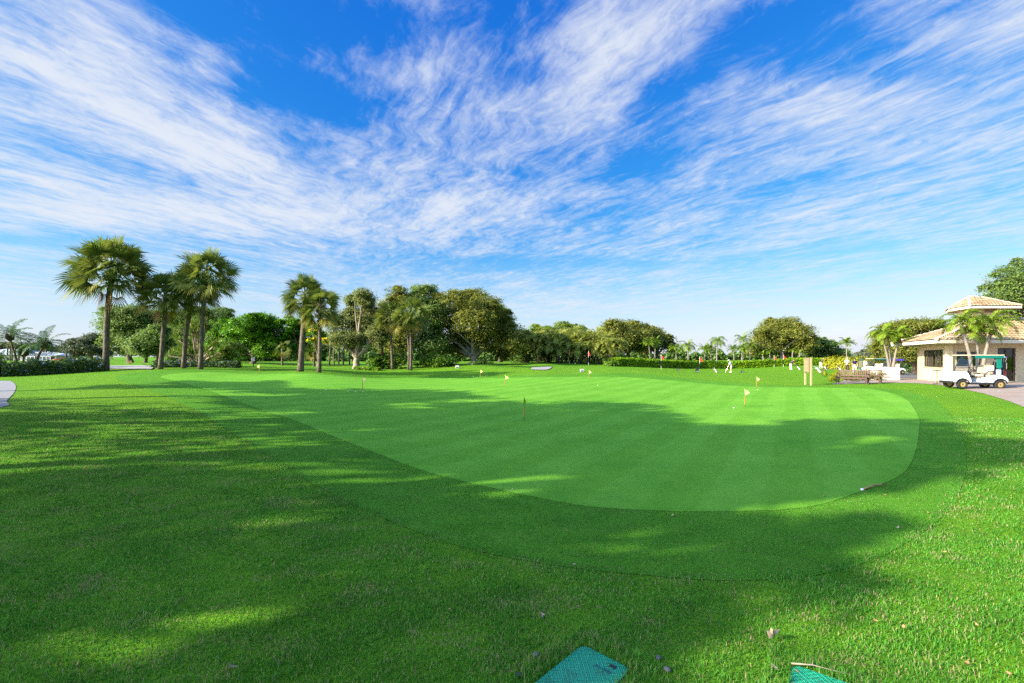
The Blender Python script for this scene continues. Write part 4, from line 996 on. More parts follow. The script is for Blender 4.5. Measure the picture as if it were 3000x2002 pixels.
# ---- trees off the left of the frame whose shade lies over the green
SH = [ # centre of the shade on the ground (along, across the sun), its half length and width, trunk place along the sun, leaves per square metre
 (1,22,6,5.6,-22,90),(-6,28.5,5,3.8,-28,75),(4.5,14.8,6.8,5.0,-19,95),(5.5,9.8,7.6,4.2,-21,95),(8.5,6.8,7.6,3.0,-18,95),(2.2,4.5,4.4,1.9,-14.5,90),(-1.0,3.0,3.5,2.0,-17.5,75),(5.3,4.8,4.8,1.4,-16,95),(-3.5,6.5,4.8,3.8,-25,75),(-9,14,9,8,-25,32)]
pd = Vector((.93, .37, 0)); pn = Vector((-.37, .93, 0))
for i, (s, n, aa, bb, st, dn) in enumerate(SH):
    rng = np.random.default_rng(700+i)
    w = pd*st+pn*n; b = (w.x, w.y, tz(w.x, w.y)-.05)
    hc = (s-st)*math.tan(SUN_EL)-.05; rz = max(.8, math.sqrt(max(.1, aa*aa-bb*bb))*math.tan(SUN_EL))
    t = empty('shade_tree', b, 0, 'broad tree beyond the left edge whose shade falls over the near lawn', 'tree', 'shade trees off the left side')
    lob = []
    for k in range(15):
        d = unit(rng.normal(size=(1, 3)))[0]; q = .92*rng.random()**.5
        lob.append((d[0]*bb*q, d[1]*bb*q, hc+d[2]*rz*q, bb*.34, bb*.34, rz*.34))
    limb_tree(t, (0, 0, -.1), (0, 0, max(1.5, hc-rz*1.1)), lob, .32, B_OAK, rng, 8)
    C, Nn, cc = crown_points(lob, int(PI*aa*bb*dn), rng, .22, .2); leaves('crown', C, Nn, .24, .5, G_OAK, t, rng)

# ------------------------------------------------------------------ built things
M_CREAM = simple('cream_stucco', (.49, .41, .265), .85, .2, 0, .07, 3, .25)
M_WHITE = simple('white_paint', (.58, .57, .54), .5, .35, 0, .05, 4)
M_PLANTER = simple('white_stucco', (.60, .575, .52), .8, .2, 0, .04, 4, .15)
M_FASCIA = simple('cream_fascia', (.60, .53, .42), .6, .3, 0, .05, 4)
M_SOFFIT = simple('cream_soffit', (.48, .40, .28), .8, .2)
M_FRAME = simple('bronze_frame', (.045, .036, .030), .45, .4)
M_BLACK = simple('black_plastic', (.018, .018, .020), .5, .4, 0, .2)
M_RUBBER = simple('tyre_rubber', (.022, .022, .022), .8, .2, 0, .25, 20)
M_CARTW = simple('white_gloss', (.60, .60, .61), .22, .5, 0, .02)
M_BEIGE = simple('beige_vinyl', (.44, .37, .26), .5, .35, 0, .06)
M_TEAL = simple('teal_canvas', (.002, .125, .092), .7, .2, 0, .15)
M_PURPLE = simple('purple_canvas', (.07, .04, .32), .7, .2)
M_GOLD = simple('gold_rim', (.50, .36, .12), .35, .5, .5, .15)
M_STEEL = simple('steel', (.55, .55, .56), .3, .5, .9, .05)
M_WOOD = simple('dark_teak', (.075, .038, .026), .6, .3, 0, .3, 14, .2)
M_TAN_SHADED = simple('tan_board', (.165, .13, .065), .7, .2, 0, .1, 5, .1)  # board tan darkened, the shade on its face is in the colour
M_TAN_LIT = simple('tan_post_lit', (.32, .25, .14), .7, .2, 0, .1, 5, .1)  # lighter tan, the sunlit look of the posts is in the colour
M_RED = simple('red_cloth', (.55, .015, .015), .7, .2, 0, .1)
M_YFLAG = simple('yellow_cloth', (.62, .60, .20), .7, .2, 0, .08)
M_GFLAG = simple('lime_cloth', (.40, .52, .02), .7, .2, 0, .08)
M_SLEEVE = simple('rust_sleeve', (.36, .13, .03), .5, .3, 0, .15)
M_ORANGE = simple('orange_card', (.70, .16, .02), .6, .3)
M_PAPER = simple('white_paper', (.58, .58, .55), .7, .2)
M_BLUEF = simple('blue_cloth', (.10, .24, .62), .7, .2)
M_LID = None
M_DARKIN = simple('dark_interior', (.035, .028, .022), .9, .1, 0, .3, 2)
M_BLIND = simple('beige_blind', (.66, .56, .40), .7, .2, 0, .15, 9)
M_BALL = simple('ball_white', (.82, .82, .70), .35, .5, 0, .02)
M_DEADL = simple('dry_leaf', (.36, .20, .09), .7, .2, 0, .35, 30)
M_DEADP = simple('pale_dry_leaf', (.30, .235, .14), .7, .2, 0, .25, 30)
M_GSIGN = simple('sign_green', (.035, .075, .035), .6, .3, 0, .2)
M_GBIN = simple('bright_green_plastic', (.0, .22, .09), .5, .4)
M_SILVER = simple('silver_paint', (.16, .20, .25), .25, .5, .3, .05)
M_CARGLASS = simple('dark_car_glass', (.02, .025, .03), .08, .6)
M_TAIL = simple('tail_light', (.5, .01, .01), .3, .5)
M_GREYB = simple('grey_steel_box', (.42, .44, .46), .5, .4)
def glassmat(name, tint, gl):
    m, nt, N, L = new_mat(name)
    t = N.new('ShaderNodeBsdfTransparent'); t.inputs[0].default_value = (*tint, 1)
    g = N.new('ShaderNodeBsdfGlossy'); g.inputs['Roughness'].default_value = .02
    f = N.new('ShaderNodeLayerWeight'); f.inputs[0].default_value = .5
    mx = N.new('ShaderNodeMixShader'); L.new(mth(nt, 'MULTIPLY_ADD', mth(nt, 'POWER', f.outputs['Facing'], 4.0), .75, gl+.04, True), mx.inputs[0])
    L.new(t.outputs[0], mx.inputs[1]); L.new(g.outputs[0], mx.inputs[2]); out(nt, mx.outputs[0]); return m
M_GLASS = glassmat('window_glass', (.62, .60, .56), .02)
M_CLEAR = glassmat('clear_windscreen', (.90, .92, .93), .02)
def screenmat():
    m, nt, N, L = new_mat('pool_screen')
    t = N.new('ShaderNodeBsdfTransparent'); d = N.new('ShaderNodeBsdfDiffuse'); d.inputs[0].default_value = (.10, .13, .17, 1)
    mx = N.new('ShaderNodeMixShader'); mx.inputs[0].default_value = .62
    L.new(t.outputs[0], mx.inputs[1]); L.new(d.outputs[0], mx.inputs[2]); out(nt, mx.outputs[0]); return m
M_SCREEN = screenmat()
def tilemat():
    m, nt, N, L = new_mat('barrel_tile')
    a = N.new('ShaderNodeAttribute'); a.attribute_name = 'tint'
    r = N.new('ShaderNodeValToRGB'); L.new(a.outputs['Fac'], r.inputs[0])
    e = r.color_ramp.elements; e[0].position = 0; e[0].color = (0.285, 0.165, 0.082, 1); e[1].position = 1; e[1].color = (0.418, 0.350, 0.206, 1)
    for p, c in ((.3, (0.323, 0.210, 0.107, 1)), (.55, (0.361, 0.270, 0.142, 1)), (.8, (0.389, 0.310, 0.172, 1))):
        k = e.new(p); k.color = c
    c = mixrgb(nt, r.outputs[0], (.22, .13, .09), mapr(nt, noise(nt, objpos(nt), 3, 6, .7), .55, .8, 0, .5))
    out(nt, principled(nt, c, .8, .2, 0, bump(nt, noise(nt, objpos(nt), 30, 3), .3, .01))); return m
M_TILE = tilemat()

def tile_face(name, e0, e1, top, parent, rng, cols=.26, course=.36, amp=.05):
    """tiled slope: eave from e0 to e1 and up to the points of top (1 or 2), real barrels and course steps"""
    e0, e1 = Vector(e0), Vector(e1); u = (e1-e0); Lu = u.length; u.normalize()
    t0 = Vector(top[0]); t1 = Vector(top[-1])
    v = (t0-e0)-u*(t0-e0).dot(u); Lv = v.length; v.normalize(); nrm = u.cross(v)
    if nrm.z < 0: nrm = -nrm
    a0 = (t0-e0).dot(u); a1 = (t1-e0).dot(u)
    nc = int(Lu/cols); ns = 6; nk = max(2, int(Lv/course))
    us = np.linspace(0, Lu, nc*ns+1)
    V = []; Q = []; T = []; n0 = 0
    for k in range(nk):
        va, vb = k*Lv/nk, (k+1)*Lv/nk
        rows = []
        for vv, lift in ((va-.03, .045), (vb+.02, .0)):
            f = min(1, max(0, vv/Lv)); lo = a0*f; hi = Lu+(a1-Lu)*f
            uu = np.clip(us, lo, hi)
            h = amp*np.abs(np.sin(PI*us/cols))+lift
            rows.append(np.array([tuple(e0+u*x+v*vv+nrm*z) for x, z in zip(uu, h)]))
        m = len(us); V.append(rows[0]); V.append(rows[1])
        for i in range(m-1):
            Q.append((n0+i, n0+i+1, n0+m+i+1, n0+m+i))
        tt = rng.random(nc+1); T.append(np.repeat(tt, ns)[:m-1])
        n0 += 2*m
    o = np_mesh(name, np.concatenate(V), np.array(Q), M_TILE, parent, False)
    tv = np.concatenate(T).astype(np.float32)
    if len(o.data.polygons) == len(tv):
        at = o.data.attributes.new('tint', 'FLOAT', 'FACE'); at.data.foreach_set('value', tv)
    return o
def ridge(m, p, q, r=.10, step=.34):
    p, q = Vector(p), Vector(q); n = max(2, int((q-p).length/step))
    for i in range(n):
        a = p.lerp(q, i/n); b = p.lerp(q, min(1, (i+1.12)/n)); m.tube([a+Vector((0, 0, .03)), b], [r*1.08, r*.9], 8)
def wall_strip(m, p, q, z0, z1, th, holes):
    """wall from p to q (outer face), with rectangular openings [(s0,s1,z0,z1)]"""
    p, q = Vector((*p, 0)), Vector((*q, 0)); d = (q-p); Ln = d.length; d.normalize(); n = Vector((d.y, -d.x, 0))
    M = Matrix(((d.x, -n.x, 0, p.x), (d.y, -n.y, 0, p.y), (0, 0, 1, 0), (0, 0, 0, 1)))   # local x along, y inward
    s = 0
    for a, b, c, e in sorted(holes):
        m.box(s, a, 0, th, z0, z1, M)
        if c > z0: m.box(a, b, 0, th, z0, c, M)
        if e < z1: m.box(a, b, 0, th, e, z1, M)
        s = b
    m.box(s, Ln, 0, th, z0, z1, M)
    return M
def window(parent, M, s0, s1, z0, z1, cols, dep=.10, bar=.05, name='window', transom=None):
    f = MB()
    f.box(s0, s1, dep-.06, dep+.03, z0, z0+bar, M); f.box(s0, s1, dep-.06, dep+.03, z1-bar, z1, M)
    f.box(s0, s0+bar, dep-.06, dep+.03, z0+bar, z1-bar, M); f.box(s1-bar, s1, dep-.06, dep+.03, z0+bar, z1-bar, M)
    for k in range(1, cols):
        x = s0+(s1-s0)*k/cols; f.box(x-bar*.4, x+bar*.4, dep-.055, dep+.025, z0+bar, z1-bar, M)
    if transom: f.box(s0+bar, s1-bar, dep-.053, dep+.022, transom-bar*.4, transom+bar*.4, M)
    w = f.build('frame' if name == 'door' else name, M_FRAME, parent)
    g = MB(); g.box(s0+bar*.5, s1-bar*.5, dep-.008, dep+.004, z0+bar*.5, z1-bar*.5, M); g.build('pane', M_GLASS, w)
    return w
def clubhouse():
    rng = np.random.default_rng(3)
    t = empty('clubhouse', (28.4, 30, 0), 0, 'low cream clubhouse with terracotta tile roof and small raised roof lantern', 'clubhouse')
    h = empty('tmp', (0, 0, 0)); h.parent = t; 
    def fix(o): o.location = (-28.4, -30, 0); return o
    P1, P2, P3, P0 = (28.4, 30), (31.5, 35.8), (38, 39.5), (46, 30)
    z0, z1 = -.1, 2.78; w = MB()
    Mf = wall_strip(w, P1, P0, z0, z1, .22, [(.55, 2.05, 1.15, 2.12), (3.22, 4.42, .20, 2.36)])
    Ml = wall_strip(w, P2, P1, z0, z1, .22, [(1.5, 5.6, 1.05, 2.28)])
    wall_strip(w, (P3[0], P3[1]), P2, z0, z1, .22, []); wall_strip(w, (46, 39.5), P3, z0, z1, .22, []); 
    fix(w.build('wall', M_CREAM, t))
    i = MB(); i.add([(28.9, 30.4, z1), (46, 30.4, z1), (46, 39.2, z1), (38, 39.2, z1), (31.7, 35.4, z1)], [(0, 1, 2, 3, 4)])
    i.add([(28.9, 30.4, .02), (46, 30.4, .02), (46, 39.2, .02), (38, 39.2, .02), (31.7, 35.4, .02)], [(0, 1, 2, 3, 4)])
    i.box(31.2, 31.3, 30.5, 35, .02, z1); i.box(30.2, 46, 33.2, 33.3, .02, z1)
    fix(i.build('interior', M_DARKIN, t))
    fix(window(t, Ml, 1.5, 5.6, 1.05, 2.28, 5)); fix(window(t, Mf, .55, 2.05, 1.15, 2.12, 2))
    bl = MB()
    for s in (1.7, 1.95, 3.35, 3.6, 3.85, 2.9): bl.box(s, s+.12, .28, .31, 1.08, 2.0, Ml)
    fix(bl.build('blinds', M_BLIND, t))
    pn = MB(); pn.box(2.4, 2.75, .16, .17, 1.45, 1.95, Ml); pn.box(4.35, 4.7, .16, .17, 1.3, 1.75, Ml); fix(pn.build('notices', M_BLIND, t))
    d = fix(window(t, Mf, 3.22, 4.42, .20, 2.36, 2, .1, .09, 'door'))
    MB().tube([(4.42-.64, -.02, 1.0), (4.42-.64, -.02, 1.4)], .018, 8, True, Mf).build('handle', M_STEEL, d)
    d.name = 'door'
    st = MB(); st.box(3.1, 4.55, -.35, 0, -.05, .19, Mf); fix(st.build('door_step', M_CREAM, t, bevel=.02))
    sl = MB(); sl.box(1.45, 5.65, -.05, .05, 1.0, 1.05, Ml); sl.box(.5, 2.1, -.05, .05, 1.1, 1.148, Mf); fix(sl.build('sill', M_CREAM, t))
    # main roof
    e = 2.86; E1, E2, E0 = Vector((26.7, 29, e)), Vector((31.1, 37.8, e)), Vector((47.5, 29, e))
    A = Vector((34.4, 33.6, e+1.67)); B = Vector((47.5, 33.6, e+1.67)); E3 = Vector((47.5, 41.5, e))
    for nm, a, b, tp in (('roof', E1, E0, (A, B)), ('roof', E2, E1, (A,)), ('roof', Vector((37.5, 41.5, e)), E2, (A,)), ('roof', E3, Vector((37.5, 41.5, e)), (B, A))):
        fix(tile_face(nm, a, b, tp, t, rng))
    rd = MB(); ridge(rd, E1, A); ridge(rd, E2, A); ridge(rd, A, B); fix(rd.build('ridge_tiles', simple('pale_ridge_tile', (.46, .34, .24), .8, .2, 0, .25, 3), t, True))
    fa = MB()
    for a, b in ((E1, E0), (E2, E1), (Vector((37.5, 41.5, e)), E2)):
        d = (b-a).normalized(); n = Vector((d.y, -d.x, 0)); Ln = (b-a).length
        M = Matrix(((d.x, -n.x, 0, a.x), (d.y, -n.y, 0, a.y), (0, 0, 1, 0), (0, 0, 0, 1)))
        fa.box(0, Ln, .0, .06, e-.22, e-.005, M)
    fix(fa.build('fascia', M_FASCIA, t))
    so = MB(); so.add([tuple(E1+Vector((.1, .06, -.12))), tuple(E0+Vector((0, .06, -.12))), (47.5, 30.1, e-.12), (28.45, 30.1, e-.12)], [(0, 1, 2, 3)])
    so.add([tuple(E1+Vector((.1, .06, -.118))), (28.45, 30.1, e-.118), (31.55, 35.85, e-.118), tuple(E2+Vector((.06, -.06, -.118)))], [(0, 1, 2, 3)])
    so.add([tuple(E2+Vector((.06, -.06, -.116))), (31.55, 35.85, e-.116), (38, 39.6, e-.116), (37.5, 41.4, e-.116)], [(0, 1, 2, 3)])
    fix(so.build('soffit', M_SOFFIT, t))
    # raised lantern
    c = MB(); cw = [(32.75, 33.0), (35.05, 33.0), (35.9, 34.6), (35.5, 35.7), (34.5, 35.7), (33.4, 34.6)]
    n = len(cw)
    c.add([(x, y, 3.5) for x, y in cw]+[(x, y, 5.42) for x, y in cw], [(k, (k+1) % n, n+(k+1) % n, n+k) for k in range(n)]); fix(c.build('lantern_wall', M_CREAM, t))
    vt = MB()
    for k in range(6): vt.box(33.85, 34.65, 32.93, 32.985, 4.98+k*.055, 5.01+k*.055)
    vt.box(33.8, 34.7, 32.95, 32.99, 4.95, 5.32); fix(vt.build('vent', simple('vent_brown', (.22, .16, .10), .7), t))
    e = 5.36; ce = [(32.1, 32.3), (35.75, 32.3), (36.75, 34.5), (36.2, 36.4), (34.3, 36.4), (32.85, 34.7)]
    A = Vector((34.1, 34.4, e+.86)); B = Vector((35.0, 34.4, e+.86))
    ce = [Vector((x, y, e)) for x, y in ce]
    for k, tp in enumerate([(A, B), (B,), (B,), (B, A), (A,), (A,)]):
        o = fix(tile_face('roof', ce[k], ce[(k+1) % 6], tp, t, rng, .24, .30, .045)); o.name = 'lantern_roof'
    rd = MB()
    for k, p in enumerate([A, B, B, B, A, A]): ridge(rd, ce[k], p, .09)
    ridge(rd, A, B, .09); o = fix(rd.build('lantern_ridge', bpy.data.materials['pale_ridge_tile'], t, True))
    fa = MB()
    for k in range(6):
        a, b = ce[k], ce[(k+1) % 6]; d = (b-a).normalized(); nn = Vector((d.y, -d.x, 0)); Ln = (b-a).length
        M = Matrix(((d.x, -nn.x, 0, a.x), (d.y, -nn.y, 0, a.y), (0, 0, 1, 0), (0, 0, 0, 1)))
        fa.box(0, Ln, 0, .05, e-.17, e-.005, M)
    fix(fa.build('lantern_fascia', M_FASCIA, t))
    so = MB(); so.add([tuple(p+Vector((0, 0, -.1))) for p in ce], [tuple(range(6))]); fix(so.build('lantern_soffit', M_SOFFIT, t))
    MB().tube([(34.1, 34.4, e+.8), (34.1, 34.4, e+1.25)], [.03, .02], 6)
    bpy.data.objects.remove(h)
    # things inside the window
    Mi = Ml
    b = MB(); b.box(3.98, 4.28, .26, .5, 1.12, 1.42, Mi); o = b.build('orange_carton', M_ORANGE, None, bevel=.01); tag(o, 'orange carton standing inside the clubhouse window', 'carton')
    k = MB(); k.box(4.06, 4.20, .252, .259, 1.14, 1.33, Mi); k.build('panel', M_PAPER, o)
    dk = MB(); dk.box(1.6, 5.5, .24, .62, 1.06, 1.115, Mi); o = dk.build('window_counter', M_BLIND, None); tag(o, 'wooden counter along the inside of the clubhouse window', 'counter')
    jar = MB(); jar.lathe([(.07, 0), (.085, .05), (.085, .2), (.05, .26), (.05, .3)], 10, Mi @ Matrix.Translation((4.5, .40, 1.118))); o = jar.build('jar', M_BLUEF, None, True); tag(o, 'small blue jar beside the orange carton in the window', 'jar')
clubhouse()

# ---- golf carts
def wheel(name, t, x, y, r=.235, w=.19):
    s = 1 if y > 0 else -1
    M = Matrix.Translation((x, y, r)) @ Matrix.Rotation(PI/2, 4, 'X')
    e = bpy.data.objects.new(name, None)
    ty = MB().lathe([(r*.62, -w/2), (r*.9, -w/2), (r*.985, -w*.36), (r, -w*.15), (r, w*.15), (r*.985, w*.36), (r*.9, w/2), (r*.62, w/2)], 26, M, False)
    n = 26
    ty.f += [(k, (k+1) % n, 7*n+(k+1) % n, 7*n+k) for k in range(n)]
    wh = ty.build(name, M_RUBBER, t, True)
    rm = MB().lathe([(.02, -w*.30), (r*.25, -w*.34), (r*.45, -w*.18), (r*.60, -w*.40), (r*.60, w*.40), (r*.45, w*.18), (r*.25, w*.34), (.02, w*.30)], 20, M); rm.build('rim', M_GOLD, wh, True)
    hb = MB()
    hb.tube([(x, y+s*w*.28, r), (x, y+s*w*.40, r)], .03, 10); hb.build('hub', M_BLACK, wh)
    return wh
def arc(cx, cz, r, a0, a1, n=9): return [(cx+r*math.cos(math.radians(a0+(a1-a0)*k/n)), cz+r*math.sin(math.radians(a0+(a1-a0)*k/n))) for k in range(n+1)]
def make_cart(loc, rz, label):
    t = empty('golf_cart', loc, rz, label, 'golf cart')
    fr = [(1.20, .34), (1.24, .50), (1.17, .68), (1.02, .80), (.82, .885), (.62, .91), (.56, .88), (.50, .66), (.44, .42), (.47, .33)]+arc(.84, .235, .285, 160, 20)[:]+[(1.13, .33)]
    MB().prism(fr, -.58, .58, None, lambda x, z: 1-.16*max(0, z-.5)/.4-.10*max(0, x-.95)/.3).build('front_body', M_CARTW, t, True, .03, 3)
    rr = [(.0, .34), (-.06, .60), (-.36, .66), (-.60, .76), (-.86, .75), (-1.08, .64), (-1.16, .48), (-1.13, .36)]+arc(-.80, .235, .285, 20, 160)[::1]
    rr = [(.0, .34), (-.06, .60), (-.36, .66), (-.60, .76), (-.86, .75), (-1.08, .64), (-1.16, .48), (-1.13, .34)]+[(x, z) for x, z in arc(-.80, .235, .285, 160, 20)]
    MB().prism(rr, -.58, .58, None, lambda x, z: 1-.06*max(0, z-.5)/.3).build('rear_body', M_CARTW, t, True, .03, 3)
    for cx in (.84, -.80):
        for s in (-1, 1): MB().tube([(x, s*.575, z) for x, z in arc(cx, .235, .30, 168, 12, 12)], .032, 7).build('fender_flare', M_BLACK, t, True)
    MB().box(-.50, .52, -.585, .585, .235, .335).build('side_rail', M_BLACK, t, bevel=.015)
    MB().box(-.05, .52, -.54, .54, .337, .36).build('floor_mat', simple('grey_mat', (.16, .19, .24), .8), t)
    MB().prism([(.44, .36), (.50, .36), (.58, .66), (.50, .66)], -.52, .52).build('footwell', simple('blue_grey_panel', (.20, .30, .44), .6), t)
    MB().box(1.14, 1.30, -.50, .50, .27, .40).build('bumper', M_BLACK, t, bevel=.03)
    for s in (-1, 1): MB().ell((1.155, s*.36, .60), (.03, .06, .045)).build('headlight', M_BLACK, t, True)
    sb = MB(); sb.box(-.42, .12, -.53, .53, .64, .76); sb.build('seat', M_BEIGE, t, bevel=.05, seg=3)
    bk = MB()
    M = Matrix.Translation((-.50, 0, .80)) @ Matrix.Rotation(math.radians(-10), 4, 'Y')
    bk.box(-.05, .07, -.52, -.015, 0, .44, M); bk.build('seat_back', M_BEIGE, t, bevel=.04, seg=3)
    bk = MB(); bk.box(-.05, .07, .015, .52, 0, .44, M); bk.build('seat_back', M_BEIGE, t, bevel=.04, seg=3)
    for s in (-1, 1): MB().tube([(-.58, s*.55, .74), (-.52, s*.56, .92), (-.30, s*.56, .93), (-.10, s*.555, .74), (-.14, s*.55, .62)], .024, 7).build('armrest', M_BLACK, t, True)
    for s in (-1, 1): MB().tube([(.60, s*.52, .86), (.30, s*.50, 1.74)], .022, 7).build('front_post', M_BLACK, t, True)
    for s in (-1, 1): MB().tube([(-.60, s*.52, .70), (-.58, s*.51, 1.2), (-.62, s*.50, 1.74)], .026, 7).build('rear_post', M_BLACK, t, True)
    MB().box(-.98, .66, -.60, .60, 1.745, 1.80).build('roof', M_BEIGE, t, bevel=.025, seg=3)
    va = MB()
    va.add([(.30, .605, 1.60), (-.92, .605, 1.62), (-.92, .61, 1.752), (.34, .61, 1.752), (.30, .595, 1.60), (-.92, .595, 1.62), (-.92, .60, 1.752), (.34, .60, 1.752)], [(0, 1, 2, 3), (7, 6, 5, 4), (0, 4, 5, 1), (1, 5, 6, 2), (2, 6, 7, 3), (3, 7, 4, 0)])
    va.build('valance', M_TEAL, t); va = MB()
    va.add([(-.93, .60, 1.60), (-.93, -.60, 1.60), (-.93, -.60, 1.752), (-.93, .60, 1.752), (-.92, .60, 1.60), (-.92, -.60, 1.60), (-.92, -.60, 1.752), (-.92, .60, 1.752)], [(0, 1, 2, 3), (7, 6, 5, 4), (0, 4, 5, 1), (3, 2, 6, 7)])
    va.build('valance', M_TEAL, t)
    ws = MB(); ws.add([(.605, -.49, .87), (.605, .49, .87), (.325, .47, 1.69), (.325, -.47, 1.69), (.598, -.49, .868), (.598, .49, .868), (.318, .47, 1.688), (.318, -.47, 1.688)], [(0, 1, 2, 3), (7, 6, 5, 4), (0, 4, 5, 1), (1, 5, 6, 2), (2, 6, 7, 3), (3, 7, 4, 0)])
    w = ws.build('windscreen', M_CLEAR, t)
    e = MB(); e.tube([(.47, -.50, 1.275), (.47, .50, 1.275)], .012, 6); e.tube([(.61, -.50, .872), (.61, .50, .872)], .014, 6)
    for y in (-.3, .3): e.ell((.615, y, .91), (.02, .03, .03), 8, 5)
    e.build('frame', M_BLACK, w)
    MB().prism([(.40, .74), (.58, .70), (.60, .88), (.50, .93), (.42, .90)], -.50, .50).build('dashboard', M_BLACK, t, bevel=.02)
    sc = MB().tube([(.52, .24, .74), (.24, .24, 1.02)], .02, 7); sc.build('steering_column', M_BLACK, t, True)
    Ms = Matrix.Translation((.235, .24, 1.03)) @ Matrix.Rotation(math.radians(-45), 4, 'Y')
    sw = MB(); ring = [(.17*math.cos(a*PI/10), .17*math.sin(a*PI/10), 0) for a in range(21)]
    sw.tube(ring, .017, 7, False, Ms)
    for a in (0, 120, 240): sw.tube([(0, 0, -.02), (.17*math.cos(math.radians(a)), .17*math.sin(math.radians(a)), 0)], .012, 5, True, Ms)
    sw.build('steering_wheel', M_BLACK, t, True)
    rk = MB()
    for s in (-1, 1): rk.tube([(-.70, s*.40, .78), (-.72, s*.40, 1.15), (-1.02, s*.40, 1.10), (-1.05, s*.42, .66)], .02, 6)
    rk.tube([(-1.02, -.40, 1.10), (-1.02, .40, 1.10)], .02, 6); rk.box(-1.22, -.92, -.45, .45, .50, .56); rk.build('bag_rack', M_BLACK, t)
    for x, y in ((.84, .50), (.84, -.50), (-.80, .50), (-.80, -.50)): wheel('wheel', t, x, y)
    return t
cart = make_cart((24.8, 24.75, tz(24.6, 24.6)+.012), math.radians(167), 'white golf cart with green valance parked in front of the clubhouse')
CM = cart.matrix_basis.copy() if False else Matrix.Translation(cart.location) @ Matrix.Rotation(math.radians(167), 4, 'Z')
def golf_bag(M, label, m1, m2, m3, group=None, clubs=6, stand=False, h=.85, s=1.0):
    """golf bag: lathe body with side pockets, strap and club heads"""
    t = empty('golf_bag', M.translation, 0, label, 'golf bag', group); t.matrix_world = M
    MB().lathe([(.105*s, 0), (.13*s, .03), (.125*s, .3*h), (.12*s, .8*h), (.145*s, .93*h), (.145*s, h), (.12*s, h), (.10*s, h-.06)], 16).build('body', m1, t, True)
    p = MB(); p.ell((.10*s, 0, .30*h), (.085, .11*s, .25*h), 10, 8); p.build('pocket', m2, t, True)
    p = MB(); p.ell((.06*s, .06*s, .66*h), (.085, .10*s, .17*h), 10, 8); p.build('pocket', m3, t, True)
    MB().tube([(-.12*s, 0, .85*h), (-.24*s, 0, .62*h), (-.13*s, 0, .36*h)], .018, 6).build('strap', M_BLACK, t, True)
    rng = random.Random(3)
    for k in range(clubs):
        a = k*2*PI/clubs; x, y = .075*s*math.cos(a), .075*s*math.sin(a); hh = h+.20+.13*rng.random(); tp = Vector((x*1.7, y*1.7, hh))
        c = MB(); c.tube([(x, y, h-.1), tp], .008, 5); o = c.build('club', M_STEEL, t)
        g = MB(); g.ell(tuple(tp+Vector((.03, 0, .02))), (.065, .045, .035) if k % 2 else (.045, .02, .045), 8, 6); g.build('head', M_BLACK if k % 2 == 0 else M_STEEL, o, True)
    if stand:
        for sgn in (-1, 1): MB().tube([(-.10*s, sgn*.05, .8*h), (-.50*s, sgn*.24, .02)], .012, 5).build('leg', M_BLACK, t)
    return t
golf_bag(CM @ Matrix.Translation((-1.03, .2, .57)) @ Matrix.Rotation(math.radians(-8), 4, 'Y') @ Matrix.Rotation(PI, 4, 'Z'), 'black golf bag with red trim and clubs strapped to the cart rear', M_BLACK, M_RED, M_PAPER, None, 7)
golf_bag(CM @ Matrix.Translation((-1.03, -.2, .57)) @ Matrix.Rotation(math.radians(-8), 4, 'Y') @ Matrix.Rotation(PI, 4, 'Z'), 'dark golf bag on the far side of the cart rear', M_BLACK, M_BLACK, M_BLUEF, None, 5)
o = MB(); o.add([(-.66, .57, 1.10), (-.66, .55, 1.60), (-.86, .55, 1.60), (-.88, .58, 1.16), (-.80, .56, 1.05), (-.66, .53, 1.10), (-.66, .51, 1.60), (-.86, .51, 1.60), (-.88, .54, 1.16), (-.80, .52, 1.05)], [(0, 1, 2, 3, 4), (9, 8, 7, 6, 5), (0, 5, 6, 1), (1, 6, 7, 2), (2, 7, 8, 3), (3, 8, 9, 4), (4, 9, 5, 0)], CM)
tag(o.build('towel', M_TEAL, None, bevel=.01), 'teal towel hanging from the rear post of the white cart', 'towel')
o = MB(); o.box(-.86, -.68, .38, .56, .76, 1.02, CM); tag(o.build('cooler', simple('pale_blue_plastic', (.35, .52, .72), .4), None, bevel=.03), 'pale blue cooler behind the seat of the white cart', 'cooler')
# the two carts behind the planting
def place_copy(src, loc, rz, label, swap=None, group=None):
    c = copy_tree(src); c.location = loc; c.rotation_euler = (0, 0, rz); c['label'] = label
    if swap:
        for k in kids(c):
            base = k.name.split('.')[0]
            if base in swap:
                k.data = k.data.copy(); k.data.materials.clear(); k.data.materials.append(swap[base])
    return c
def gz(px, py, Y): return ((px-CX)/F*Y, Y, CAMZ-(py-HZ)/F*Y)
L1 = gpos(2562, 52); place_copy(cart, L1, math.radians(184), 'white golf cart seen beyond the green sign behind the benches')
L2 = gpos(2612, 54); place_copy(cart, L2, math.radians(172), 'golf cart with purple valance behind the planter palms', {'valance': M_PURPLE, 'roof': M_PURPLE})

